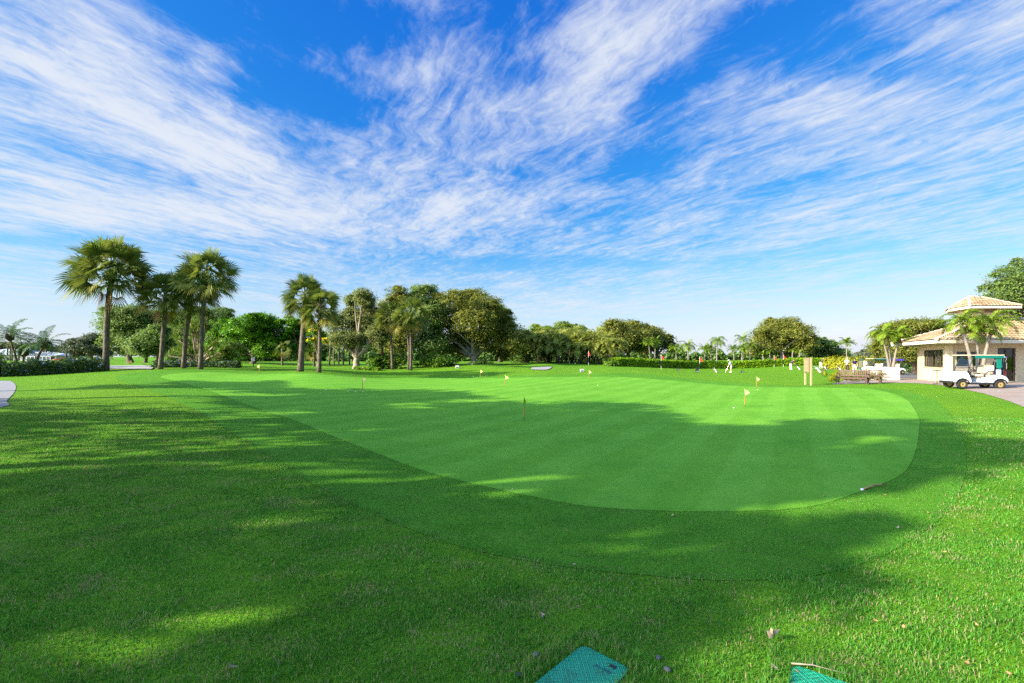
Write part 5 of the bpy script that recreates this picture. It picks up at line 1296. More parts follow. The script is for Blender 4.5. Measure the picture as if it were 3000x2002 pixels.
# ---- planters, palms in them
def planter(px, pxw, pyt, pyb, Y, label, rz=0, dy=1.2):
    b = gz(px, pyb, Y); w = pxw/F*Y/2; h = (pyb-pyt)/F*Y
    t = empty('planter', (b[0], b[1]+dy/2, tz(b[0], b[1])), rz, label, 'planter')
    m = MB(); n = [(-w, -dy/2), (w, -dy/2), (w, dy/2), (-w, dy/2)]
    hh = h+b[2]-t.location.z
    th = .10
    m.box(-w, w, -dy/2, -dy/2+th, -.05, hh); m.box(-w, w, dy/2-th, dy/2, -.05, hh); m.box(-w, -w+th, -dy/2+th, dy/2-th, -.05, hh); m.box(w-th, w, -dy/2+th, dy/2-th, -.05, hh)
    m.build('body', M_PLANTER, t, bevel=.012)
    MB().box(-w+th, w-th, -dy/2+th, dy/2-th, hh-.20, hh-.08).build('soil', simple('soil', (.08, .055, .035), .95), t)
    return t
planter(2610, 54, 1076, 1110, 35, 'square white planter holding three slanting palms')
AG = 'slanting palms in planters'
for i, (lb, path, r, Y, dr) in enumerate([('left leaning palm in the white planter', [(2606,1078),(2598,1040),(2588,995)], 44, 35.6, 1.7), ('short middle palm in the white planter', [(2611,1078),(2609,1045),(2604,1008)], 38, 35.9, 1.9), ('right leaning palm in the white planter', [(2616,1078),(2624,1035),(2632,1000)], 44, 35.5, 1.7)]):
    b = gz(path[0][0], path[0][1], Y)
    feather_palm(lb, path, r*1.08, Y, 16, 26, .10, 50+i, AG, G_FEA, B_SMOOTH, dr+.6, .5, base=b, wid=.05, low=.0)
for i, (lb, path, r, Y, dr) in enumerate([('left leaning palm between the white cart and the clubhouse', [(2850,1110),(2842,1050),(2822,975)], 64, 27.6, 1.7), ('upright middle palm between the white cart and the clubhouse', [(2864,1110),(2864,1060),(2863,1000)], 60, 27.9, 1.9), ('right leaning palm between the white cart and the clubhouse', [(2874,1110),(2884,1050),(2904,972)], 66, 27.5, 1.7)]):
    b = gz(path[0][0], path[0][1], Y); b = (b[0], b[1], tz(b[0], b[1])-.03)
    feather_palm(lb, path, r*1.08, Y, 17, 28, .13, 60+i, AG, G_FEA, B_SMOOTH, dr+.6, .6, base=b, wid=.05, low=.05)
# ---- benches
def bench(loc, rz, L_, label, slats):
    t = empty('garden_bench', loc, rz, label, 'bench', 'wooden garden seats by the terrace')
    w = L_/2   # local x along, -y forward
    for s in (-1, 1):
        MB().tube([(s*(w-.035), -.46, 0), (s*(w-.035), -.46, .64)], .036, 4).build('front_leg', M_WOOD, t)
        MB().tube([(s*(w-.035), .0, 0), (s*(w-.035), .02, .45), (s*(w-.035), .12, .95)], .038, 4).build('rear_leg', M_WOOD, t)
        m = MB(); m.box(s*(w-.035)-.04, s*(w-.035)+.04, -.52, .05, .64, .675); m.build('armrest', M_WOOD, t, bevel=.01)
        m = MB(); m.box(s*(w-.035)-.02, s*(w-.035)+.02, -.44, .0, .12, .17); m.build('side_rail', M_WOOD, t)
    m = MB()
    for k in range(6): m.box(-w+.03, w-.03, -.49+k*.082, -.49+k*.082+.066, .425, .45)
    m.build('seat', M_WOOD, t)
    m = MB(); m.box(-w+.07, w-.07, -.485, -.445, .34, .42); m.box(-w+.07, w-.07, .0, .03, .34, .42); m.build('apron', M_WOOD, t)
    m = MB(); Mb = Matrix.Translation((0, .025, .46)) @ Matrix.Rotation(math.radians(-11), 4, 'X')
    m.box(-w+.07, w-.07, -.016, .016, .40, .48, Mb); m.box(-w+.07, w-.07, -.015, .015, .06, .12, Mb)
    for k in range(slats):
        x = -w+.12+(2*w-.24)*k/(slats-1); m.box(x-.026, x+.026, -.009, .009, .12, .40, Mb)
    m.build('backrest', M_WOOD, t)
    return t
fa = math.radians(28)    # seats face the green, to the left and a little towards the camera
bx = gz(2500, 1124, 31.2); bench((bx[0], bx[1], tz(bx[0], bx[1])+.01), math.radians(-52), 1.75, 'long slatted dark wood bench facing the green', 15)
bx = gz(2560, 1122, 31.0); bench((bx[0]+.05, bx[1], tz(bx[0], bx[1])+.01), math.radians(-52), .78, 'single slatted dark wood seat between bench and planter', 6)
# ---- boards and signs
def tan_board():
    x, y, z = gpos(2364, 30.8); t = empty('notice_board', (x, y, z), math.radians(-96), 'plain tan notice board on two posts at the terrace end', 'notice board')
    MB().box(-.36, .36, -.035, .035, .86, 1.84).build('board', M_TAN_SHADED, t, bevel=.006)
    for s in (-1, 1): MB().box(s*.36-.05, s*.36+.05, .0365, .125, -.1, 1.85 if s > 0 else 1.80).build('post', M_TAN_LIT, t, bevel=.006)
    tr = MB(); 
    for k in range(9): tr.box(-.27, .22-.06*(k % 3), -.0375, -.0352, .98+k*.085, .995+k*.085)
    tr.build('ruled_lines', simple('faint_tan', (.40, .31, .17), .8), t)
tan_board()
def green_sign():
    x, y, z = gpos(2522, 41); t = empty('rules_sign', (x, y, z), math.radians(-20), 'dark green sign with arched top and rows of small tan lettering', 'sign')
    z0 = 1.8-(1078-HZ)/F*41-z; z1 = 1.8-(1056-HZ)/F*41-z; w = .19
    pr = [(-w, z0), (w, z0), (w, z1)]+[(w*math.cos(a), z1+.16*math.sin(a)) for a in np.linspace(.2, PI-.2, 8)]+[(-w, z1)]
    MB().prism(pr, -.03, .03).build('board', M_GSIGN, t)
    l = MB()
    for k in range(7): l.box(-w*.8, w*(.8-.2*(k % 3)), -.036, -.0305, z0+.06+k*.083, z0+.09+k*.083)
    l.build('lettering', simple('tan_letter', (.36, .28, .15), .7), t)
    MB().box(-.05, .05, .031, .12, -.1, z1-.1).build('post', M_GSIGN, t)
    x, y, z = gpos(2519, 40); b = MB().lathe([(.14, 0), (.15, .05), (.165, .62), (.15, .66), (.11, .66)], 14); o = b.build('litter_bin', M_GBIN, None, True); o.location = (x, y, 1.8-(1090-HZ)/F*40-.05)
    o.location.z = z; o.scale = (1, 1, 1.2); tag(o, 'bright green litter bin below the green sign', 'bin')
    MB().lathe([(.16, .66), (.17, .68), (.12, .74), (.02, .76)], 14).build('lid', M_GSIGN, o, True)
green_sign()
x, y, z = gpos(2745, 28.6); t = empty('boot_scraper_stand', (x, y, z), math.radians(15), 'black T shaped stand on the terrace left of the cart', 'stand')
MB().tube([(0, 0, .04), (0, 0, .84)], .022, 8).build('pole', M_GSIGN, t); MB().box(-.34, .34, -.03, .03, .84, .885).build('crossbar', M_BLACK, t, bevel=.008)
m = MB(); m.box(-.30, .22, -.05, .05, .0, .045); m.box(-.05, .05, -.22, .22, .001, .040); m.build('base', M_BLACK, t, bevel=.008)
# ---- flags on the practice green
def putt_flag(px, py, Y, label, cloth=None, az=0, lean=0, H=.76):
    x, y = (px-CX)/F*Y, Y; z = tz(x, y)-.01
    t = empty('practice_flag', (x, y, z), az, label, 'flag', 'yellow practice green flags')
    L0 = Matrix.Rotation(math.radians(lean), 4, 'Y')
    MB().tube([(0, 0, -.05), (0, 0, .16)], .007, 6, True, L0).build('spike', M_BLACK, t)
    MB().tube([(0, 0, .14), (0, 0, .155), (0, 0, .47), (0, 0, .485)], [.010, .016, .016, .010], 8, True, L0).build('sleeve', M_SLEEVE, t)
    MB().tube([(0, 0, .485), (0, 0, H-.02)], .008, 6, True, L0).build('stick', M_BLACK, t)
    MB().ell((0, 0, H), (.014, .014, .02), 8, 6, L0).build('knob', M_BLACK if cloth else M_YFLAG, t, True)
    f = MB(); pts = [(0, .50), (0, .735), (.10, .72), (.205, .615), (.09, .53)]
    n = 5; wv = [0, 0, .02, -.01, .015]
    f.add([(x_, w_+.003, z_) for (x_, z_), w_ in zip(pts, wv)]+[(x_, w_-.003, z_) for (x_, z_), w_ in zip(pts, wv)], [(0, 1, 2, 3, 4), (9, 8, 7, 6, 5)]+[(k, k+5, (k+1) % 5+5, (k+1) % 5) for k in range(5)], L0)
    f.build('cloth', cloth or M_YFLAG, t)
    c = MB(); ring = [(.054*math.cos(a*PI/8), .054*math.sin(a*PI/8), .012) for a in range(17)]; c.tube(ring, .006, 5, False); c.lathe([(.05, .0125), (.001, .0125)], 14, None, False); c.build('cup', simple('cup_dark', (.05, .055, .05), .6), t)
for a in [(1535,1236,14.3,'nearest practice flag, lime cloth hanging limp, standing in the shade',M_GFLAG,1.25,1),(2183,1196,18.6,'large pale yellow practice flag towards the right of the green',None,-.15,-2),(2217,1142,28.5,'pale yellow practice flag just behind the large right hand one',None,-.15,-1),
 (1062,1149,23.9,'practice flag with ball group at its foot, left centre of the green',None,-.2,1),(1480,1135,28,'practice flag in the sunlit middle of the green beyond the nearest flag',None,-.1,1),(1407,1115,37,'practice flag near the tip of the far palm shadow',None,-.1,1),
 (1725,1115,35,'small practice flag in front of the grey box on the far edge',None,-.15,0),(760,1108,34,'leftmost practice flag, in front of the low flowering hedge',None,PI-.2,0),(1095,1104,40,'farthest practice flag, low against the shrubs left of centre',None,PI/2,0)]: putt_flag(*a)
def red_flag(px, py, Y, H, label, az=-.3):
    x, y, z = gpos(px, Y); t = empty('pin_flag', (x, y, z), az, label, 'flag', 'red pin flags beyond the green')
    MB().tube([(0, 0, -.05), (0, 0, H*.20)], .022, 6).build('pole', M_WHITE, t); MB().tube([(0, 0, H*.20), (0, 0, H*.55)], .021, 6).build('pole', M_BLACK, t); MB().tube([(0, 0, H*.55), (0, 0, H)], .022, 6).build('pole', M_WHITE, t)
    f = MB(); f.add([(0, .01, H), (.10, .03, H*.90), (.42, -.03, H*.68), (.16, .0, H*.69), (0, .01, H*.72), (0, -.01, H), (.10, .01, H*.90), (.42, -.05, H*.68), (.16, -.02, H*.69), (0, -.01, H*.72)], [(0, 1, 2, 3, 4), (9, 8, 7, 6, 5)]+[(k, k+5, (k+1) % 5+5, (k+1) % 5) for k in range(5)])
    f.build('cloth', M_RED, t)
for a in [(1668,1080,72,2.3,'red pin flag farthest left, before the dark palm thicket',-.9),(1724,1080,66,2.1,'red pin flag right above the small practice flag by the grey box',-1.0),(1937,1083,64,2.1,'red pin flag with black and white pole, left of the stacked ball basket',-.6),(2050,1093,60,2.1,'nearest red pin flag, left of the golfer in white cap',-.2),(2268,1078,78,2.0,'red pin flag in front of the hedge under the round oak, left one',-.2),(2295,1078,78,2.1,'red pin flag in front of the hedge under the round oak, right one',-1.0)]: red_flag(*a)
# ---- boxes, bags, baskets out on the far grass
def utility_box(px, Y, label, w, h, mat=M_GREYB):
    x, y, z = gpos(px, Y); o = MB().box(-w/2, w/2, -.12, .12, 0, h).build('utility_box', mat, None, bevel=.02); o.location = (x, y, z); tag(o, label, 'box')
    MB().box(-w/2-.02, w/2+.02, -.14, .14, h+.001, h+.04).build('lid', M_WHITE, o, bevel=.01)
    MB().box(-w*.35, w*.35, -.126, -.121, h*.2, h*.6).build('panel', M_BLACK, o)
utility_box(1340, 47, 'small pale box on the mound left of the palm thicket', .34, .26, M_WHITE)
utility_box(1705, 44, 'small grey box on the far edge of the green', .34, .22)
def ball_tray(px, Y, label, w=.36, h=.26, two=False):
    x, y, z = gpos(px, Y); o = MB().box(-w/2, w/2, -.15, .15, .02, h).build('ball_basket', M_BLACK, None, bevel=.02); o.location = (x, y, z); tag(o, label, 'ball basket', 'black ball baskets on the far grass')
    MB().tube([(-w*.45, 0, h), (-w*.4, 0, h+.2), (w*.4, 0, h+.2), (w*.45, 0, h)], .012, 5).build('handle', M_BLACK, o)
    m = MB(); m.box(-w*.36, w*.36, -.157, -.151, h*.35, h*.52); 
    m.build('stripe', M_PAPER, o)
    if two: MB().box(-w*.48, w*.48, -.14, .14, h+.01, h+.25).build('lid', M_BLACK, o, bevel=.02)
ball_tray(1987, 63, 'small black ball basket left of the nearest red pin flag'); ball_tray(2042, 60, 'stacked black ball basket right against the nearest red pin flag', .34, .34, True); ball_tray(2175, 61, 'black ball basket right of the golfer in white cap')
BGp = 'red white and black golf bags on stands'
def stand_bag(px, py, Y, label, s, rz, tilt=38):
    x, y, z = gpos(px, Y); M = Matrix.Translation((x, y, z+.12*s)) @ Matrix.Rotation(rz, 4, 'Z') @ Matrix.Rotation(math.radians(tilt), 4, 'Y') @ Matrix.Scale(s, 4)
    return golf_bag(M, label, M_PAPER, M_RED, M_BLACK, BGp, 5, True)
for a in [(2344,1084,66,'red and white golf bag left of the tan notice board',.62,2.2),(2380,1083,67,'red and white golf bag right of the tan notice board, in front of the hedge',.62,2.2),(2404,1094,53,'largest golf bag, red white and black, in front of the golfer in violet',.80,2.4),(2422,1082,66,'small red and white golf bag by the brown bag rack',.58,2.2),(2464,1080,62,'red and white golf bag by the hedge left of the man in white shirt',.62,2.0),(2100,1093,60,'black and white golf bag left of the golfer in white cap',.62,2.2)]: stand_bag(*a)
x, y, z = gpos(2438, 54); t = empty('bag_rack', (x, y, z), math.radians(-30), 'brown wooden bag rack with curved uprights by the hedge', 'bag rack')
for s in (-.62, .62): MB().tube([(s, -.1, -.05), (s, .0, .45), (s+.1, .14, .85), (s+.22, .18, .98)], .045, 6).build('upright', M_WOOD, t, True)
MB().box(-1.0, .62, -.03, .03, .42, .48).build('rail', M_WOOD, t); MB().box(-1.0, -.9, -.05, .05, -.05, .42).build('post', M_WOOD, t)
# ---- small signs on the left
x, y, z = gpos(742, 44); t = empty('hole_sign', (x, y, z), .2, 'small pale tee sign on a black post behind the left palms', 'sign')
MB().tube([(0, 0, -.1), (0, 0, .95)], .04, 6).build('post', M_BLACK, t); MB().box(-.14, .16, -.055, -.03, .55, .95).build('board', M_GREYB, t, bevel=.01)
x, y, z = gpos(95, 40); t = empty('ball_washer', (x, y, z), 0, 'dark post with a box head beside the leaning date palm', 'post')
MB().tube([(0, 0, -.1), (0, 0, .42)], .045, 6).build('post', M_BLACK, t); MB().box(-.12, .12, -.1, .1, .42, .58).build('box', M_BLACK, t, bevel=.01)
# ---- car
def car(loc, rz, label):
    t = empty('parked_car', loc, rz, label, 'car')
    body = [(2.15, .30), (2.2, .55), (2.05, .72), (1.15, .86), (-1.55, .92), (-2.1, .88), (-2.2, .60), (-2.15, .30), (-1.75, .30)]+arc(-1.35, .32, .36, 180, 0, 8)+[(-.9, .28), (.9, .28)]+arc(1.35, .32, .36, 180, 0, 8)+[(1.78, .30)]
    MB().prism(body, -.88, .88).build('body', M_SILVER, t, True, .05, 3)
    cab = [(1.0, .86), (.25, 1.36), (-.85, 1.40), (-1.72, .90)]
    MB().prism(cab, -.80, .80, None, lambda x, z: 1-.22*(z-.86)/.5).build('windows', M_CARGLASS, t, True, .04)
    MB().prism([(.28, 1.352), (-.86, 1.392), (-.8, 1.43), (.2, 1.40)], -.64, .64).build('roof', M_SILVER, t, True, .02)
    for s in (-1, 1): MB().box(-2.215, -2.12, s*.72-.14, s*.72+.14, .66, .82).build('tail_light', M_TAIL, t, bevel=.02)
    MB().box(-2.22, -2.19, -.25, .25, .58, .70).build('number_plate', simple('plate_yellow', (.6, .42, .04), .5), t)
    for x_ in (1.35, -1.35):
        for s in (-1, 1):
            M = Matrix.Translation((x_, s*.80, .32)) @ Matrix.Rotation(PI/2, 4, 'X')
            w = MB().lathe([(.02, -.1), (.30, -.1), (.32, -.06), (.32, .06), (.30, .1), (.02, .1)], 18, M).build('wheel', M_RUBBER, t, True)
            MB().lathe([(.02, -.11), (.19, -.105), (.19, .105), (.02, .11)], 14, M).build('rim', M_STEEL, w, True)
x, y = (2664-CX)/F*86, 86; car((x, y, tz(x, y)+.02), math.radians(118), 'grey blue saloon car parked behind the white planter')
# ---- left house with the pool screen
def pool_house():
    Y = 130; b = gpos(60, Y); t = empty('house', b, 0, 'white roofed low house with a pool screen far left', 'house')
    def X(px): return (px-60)/F*Y
    def Z(py): return CAMZ-(py-HZ)/F*Y-b[2]
    MR = simple('white_roof', (.40, .44, .52), .6, .3, 0, .06, 1)
    m = MB(); m.box(X(-60), X(165), 0, 8, -.3, Z(1043)); m.build('wall', M_WHITE, t)
    for (a, c, top, ev) in ((-60, 78, 1022, 1040), (70, 118, 1030, 1041), (104, 168, 1034, 1042)):
        z0, z1 = Z(ev), Z(top); x0, x1 = X(a), X(c); in_ = (x1-x0)*.22
        r = MB(); r.add([(x0-.5, -1.2, z0), (x1+.5, -1.2, z0), (x1+.5, 9, z0), (x0-.5, 9, z0), (x0+in_, 4, z1), (x1-in_, 4, z1)], [(0, 1, 5, 4), (2, 3, 4, 5), (1, 2, 5), (3, 0, 4), (3, 2, 1, 0)])
        for v in range(0): pass
        o = r.build('roof', MR, t); o.location = (0, {-60: 0, 70: -.05, 104: .05}[a], 0)
    for a, c in ((84, 100), (104, 122), (128, 138), (142, 160)):
        w = MB().box(X(a), X(c), -.06, -.005, Z(1053), Z(1045)).build('window', M_CARGLASS, t)
    # pool screen
    f = MB(); zt = Z(1044.5); zr = Z(1035); y0, y1 = -9, 0; bars = np.linspace(166, 241, 8)
    for px in bars:
        f.tube([(X(px), y0, -.3), (X(px), y0, zt), (X(px)-.0, y0+2.5, zr), (X(px), y1-.1, zr)], .07, 4)
    for z, yy in ((zt, y0), (zr, y0+2.5), (zr, y1-.1), (.1, y0)): f.tube([(X(166), yy, z), (X(241), yy, z)], .07, 4)
    sc = f.build('pool_screen', M_WHITE, t)
    s = MB()
    s.add([(X(166), y0+.02, -.2), (X(241), y0+.02, -.2), (X(241), y0+.02, zt), (X(166), y0+.02, zt), (X(166), y0+2.5, zr), (X(241), y0+2.5, zr), (X(166), y1, zr), (X(241), y1, zr)], [(0, 1, 2, 3), (3, 2, 5, 4), (4, 5, 7, 6)])
    s.build('mesh', M_SCREEN, sc)
pool_house()
# ---- valve lids
def lidmat():
    m, nt, N, L = new_mat('green_valve_lid'); P = objpos(nt)
    ck = N.new('ShaderNodeTexChecker'); ck.inputs['Scale'].default_value = 52; L.new(P, ck.inputs[0])
    wv = N.new('ShaderNodeTexWave'); wv.inputs['Scale'].default_value = 26; L.new(vmap(nt, P, (1, 1, 1), (0, 0, PI/4)), wv.inputs[0])
    wv2 = N.new('ShaderNodeTexWave'); wv2.inputs['Scale'].default_value = 26; L.new(vmap(nt, P, (1, 1, 1), (0, 0, -PI/4)), wv2.inputs[0])
    h = mixrgb(nt, wv.outputs['Color'], wv2.outputs['Color'], ck.outputs['Fac'])
    c = mixrgb(nt, (.005, .290, .150), (.014, .400, .215), noise(nt, P, 6, 5))
    c = mixrgb(nt, c, (.04, .06, .03), mapr(nt, noise(nt, P, 9, 6, .7), .52, .75, 0, .75))
    out(nt, principled(nt, c, .45, .45, 0, bump(nt, h, 1.0, .01))); return m
M_LID = lidmat()
for i, ((cx, cy), e1, e2) in enumerate(BOXES):
    c = Vector((cx+e1[0]*BL/2+e2[0]*BWd/2, cy+e1[1]*BL/2+e2[1]*BWd/2, 0)); z = tz(c.x, c.y)+.004
    t = empty('valve_box', (c.x, c.y, z), math.atan2(e1[1], e1[0]), ['green ribbed valve box lid sunk in the grass, larger one at centre bottom', 'green ribbed valve box lid at the bottom right with a twig on it'][i], 'valve box')
    pr = []
    for sx, sy, a0 in ((1, 1, 0), (-1, 1, 90), (-1, -1, 180), (1, -1, 270)):
        for k in range(5):
            a = math.radians(a0+k*22.5); pr.append((sx*(BL/2-.05)+.05*math.cos(a), sy*(BWd/2-.05)+.05*math.sin(a)))
    n = len(pr); m = MB(); m.add([(x_, y_, -.08) for x_, y_ in pr]+[(x_, y_, .012) for x_, y_ in pr], [tuple(range(n-1, -1, -1)), tuple(range(n, 2*n))]+[(k, (k+1) % n, n+(k+1) % n, n+k) for k in range(n)])
    m.build('lid', M_LID, t, bevel=.006)
    if i == 0:
        k = MB(); k.box(-.07, -.03, BWd/2-.07, BWd/2-.045, .0125, .0145) if False else None
        k.box(-BL/2+.045, -BL/2+.07, .06, .10, .0122, .0135); k.build('lift_slot', M_BLACK, t)
        k = MB(); k.lathe([(.022, .0122), (.020, .0145), (.001, .0145)], 14, Matrix.Translation((-.13, .015, 0)) @ Matrix.Scale(.55, 4, (1, 0, 0)), True)
        for q in range(4): k.box(-.145, -.125, .045+q*.014, .055+q*.014, .0122, .0142)
        k.build('embossed_mark', simple('dark_emboss', (.003, .10, .08), .5), t)
def twig(label, pts, r, mat=None, name='twig'):
    m = MB(); P = [Vector(p) for p in pts]; m.tube(P, [r*(1-.7*i/(len(P)-1)) for i in range(len(P))], 6)
    for k in range(1, len(P)-1, 2): m.tube([P[k], P[k]+Vector((.04, .05, .006))], [r*.5, r*.2], 5)
    return tag(m.build(name, mat or B_OAK, None, True), label, 'twig')
def gp_(px, py, dz=.0): 
    x_, y_ = proj(px, py); return (x_, y_, tz(x_, y_)+dz)
twig('thin forked twig lying across the right valve box lid', [gp_(2318,1962,.03), gp_(2380,1968,.035), gp_(2440,1985,.03), gp_(2500,2000,.03)], .005)
# fallen palm stalk at the edge of the green
a, b = gp_(2526,1440), gp_(2598,1425); m = MB()
A, B = Vector(a), Vector(b); A.z += .02; B.z += .01; md = A.lerp(B, .45)+Vector((0, 0, .035))
m.tube([A, A.lerp(md, .3), md, md.lerp(B, .6)+Vector((0, 0, .01)), B], [.016, .013, .011, .009, .004], 7); o = m.build('palm_stalk', M_DEADL, None, True); tag(o, 'dry palm stalk lying at the near edge of the green', 'palm stalk')
m = MB(); m.ell(tuple(A), (.026, .020, .02), 8, 6); m.build('stalk_foot', M_PAPER, o, True)
# fallen leaves
def leaf_mesh(sz, curl, rng):
    m = MB(); n = 6; vs = []
    for i in range(n+1):
        f = i/n; w = sz*.22*math.sin(PI*min(1, .08+.92*f))**.8; z = curl*sz*(f-.5)**2*3
        vs += [(f*sz-sz/2, -w, z+curl*w), (f*sz-sz/2, 0, z), (f*sz-sz/2, w, z+curl*w*1.3)]
    fs = []
    for i in range(n):
        for k in range(2): fs.append((i*3+k, (i+1)*3+k, (i+1)*3+k+1, i*3+k+1))
    m.add(vs, fs); return m
rl = random.Random(5); LK = .62
LG = 'fallen leaves scattered on the grass'
LF = [(1590,1815,.06,1),(1752,1796,.07,1),(775,1533,.07,0),(1680,1665,.06,1),(2095,1614,.06,1),(1660,1563,.06,0),(1920,1606,.06,1),(2600,1712,.07,0),(2648,1852,.07,0),(2565,1835,.05,0),(2862,1846,.06,0),(2830,1960,.08,0),(2270,1972,.09,1),(1315,1800,.05,0),(680,1972,.10,1),
 (2415,1460,.07,0),(2630,1552,.08,1),(2595,1455,.07,0),(2810,1465,.08,0),(2960,1995,.07,0),(2768,1630,.06,0),(1012,1340,.10,0),(1475,1427,.08,1),(1970,1515,.08,1),(1500,1440,.06,1),(2720,1110+400,.07,0),(560,1300,.08,0),(425,1256,.10,0),(350,1330,.09,0),(140,1300,.12,0),(876,1410,.08,0),(1505,1990,.08,0),(2335,1985,.05,0),(1710,1480,.05,1),(2880,1170+400,.06,1)]
for i, (x, y, s, pale) in enumerate(LF):
    o = leaf_mesh(s*LK, rl.uniform(.15, .5), rl).build('fallen_leaf', M_DEADP if pale else M_DEADL, None, True); p = gp_(x, y, .016+(.012 if y > 1600 else 0)); o.location = p
    o.rotation_euler = (rl.uniform(-.35, .35), rl.uniform(-.35, .35), rl.uniform(0, 6)); tag(o, 'small pale dry leaf lying on the grass' if pale else 'small brown dry leaf lying on the grass', 'leaf', LG)
o = leaf_mesh(.075, .9, rl); q = leaf_mesh(.07, -.5, rl); o.add([(v[0]*.8, v[1]*1.6+.012, v[2]+.018) for v in q.v], q.f, Matrix.Rotation(1.3, 4, 'Z')); o = o.build('fallen_leaf', M_DEADP, None, True); o.location = gp_(2258, 1880, .045); o.rotation_euler = (.5, .3, .4)
tag(o, 'large curled pale dry leaf on the grass above the right valve lid', 'leaf', LG)
# stones by the valve boxes
M_STONE = simple('grey_stone', (.10, .10, .095), .85, .2, 0, .35, 20, .4)
for i, (x, y, s, lb) in enumerate([(1572,1930,.022,'small grey stone left of the larger valve lid'),(1930,1938,.020,'grey stone right of the larger valve lid, upper one'),(1955,1975,.023,'grey stone right of the larger valve lid, lower one'),(1520,1992,.02,'grey stone at the bottom edge left of the larger valve lid'),(1590,1816,.013,'pale flat pebble in the grass above the larger valve lid')]):
    m = MB().ell((0, 0, 0), (s, s*.75, s*.5), 9, 6); m.v = [(v[0]*(1+.18*math.sin(k*2.3)), v[1]*(1+.18*math.cos(k*1.7)), v[2]) for k, v in enumerate(m.v)]
    o = m.build('stone', M_STONE, None, True); o.location = gp_(x, y, .018); o.rotation_euler = (0, 0, i*1.3); tag(o, lb, 'stone')
# golf balls
for i, (x, y, lb) in enumerate([(955,1145,'golf ball alone left of the practice flag with the ball group'),(1020,1148,'golf ball of the group at the foot of the left centre practice flag'),(1026,1143,'golf ball of the group at the foot of the left centre practice flag'),(1042,1149,'golf ball of the group at the foot of the left centre practice flag'),(1064,1150,'golf ball of the group at the foot of the left centre practice flag'),(2150,1197,'yellowish golf ball left of the large right hand practice flag'),(1751,1131,'golf ball on the sunlit green right of the small far practice flag'),(2219,1143,'golf ball at the foot of the flag behind the large right hand one'),(1387,1106,'golf ball on the far fringe left of the far palm shadow tip')]):
    o = MB().ell((0, 0, 0), (.0235, .0235, .0235), 12, 9).build('golf_ball', M_BALL, None, True); o.location = gp_(x, y, .018); o.scale = (1.25,)*3; tag(o, lb, 'golf ball', 'golf balls on the practice green')

# ---- people
M_SKIN = simple('skin', (.42, .24, .16), .55, .3, 0, .08)
M_HAIR = simple('grey_hair', (.20, .19, .18), .8, .2)
M_SHOE = simple('shoe', (.70, .70, .68), .6, .3)
M_NAVY = simple('navy_cloth', (.012, .016, .045), .85, .1, 0, .15)
M_SHIRTW = simple('white_cloth', (.58, .60, .62), .85, .1, 0, .05)
M_SHIRTB = simple('pale_blue_cloth', (.32, .58, .72), .85, .1, 0, .06)
M_LILAC = simple('lilac_cloth', (.34, .32, .62), .85, .1)
M_TROU = simple('cream_cloth', (.58, .54, .45), .85, .1, 0, .06)
M_DKT = simple('dark_cloth', (.03, .026, .04), .85, .1, 0, .15)
def skinned(name, pts, edges, rad, mat, parent, sub=1):
    me = bpy.data.meshes.new(name); me.from_pydata([tuple(p) for p in pts], edges, [])
    o = bpy.data.objects.new(name, me); COL.objects.link(o)
    md = o.modifiers.new('skin', 'SKIN'); md.use_smooth_shade = True
    if not me.skin_vertices: 
        bpy.context.view_layer.objects.active = o
    for i, r in enumerate(rad):
        v = me.skin_vertices[0].data[i]; v.radius = r if isinstance(r, tuple) else (r, r); v.use_root = (i == 0)
    s = o.modifiers.new('sub', 'SUBSURF'); s.levels = sub; s.render_levels = sub
    dg = bpy.context.evaluated_depsgraph_get(); dg.update()
    m2 = bpy.data.meshes.new_from_object(o.evaluated_get(dg)); m2.name = name
    bpy.data.objects.remove(o)
    return link_mesh(name, m2, mat, parent, True)
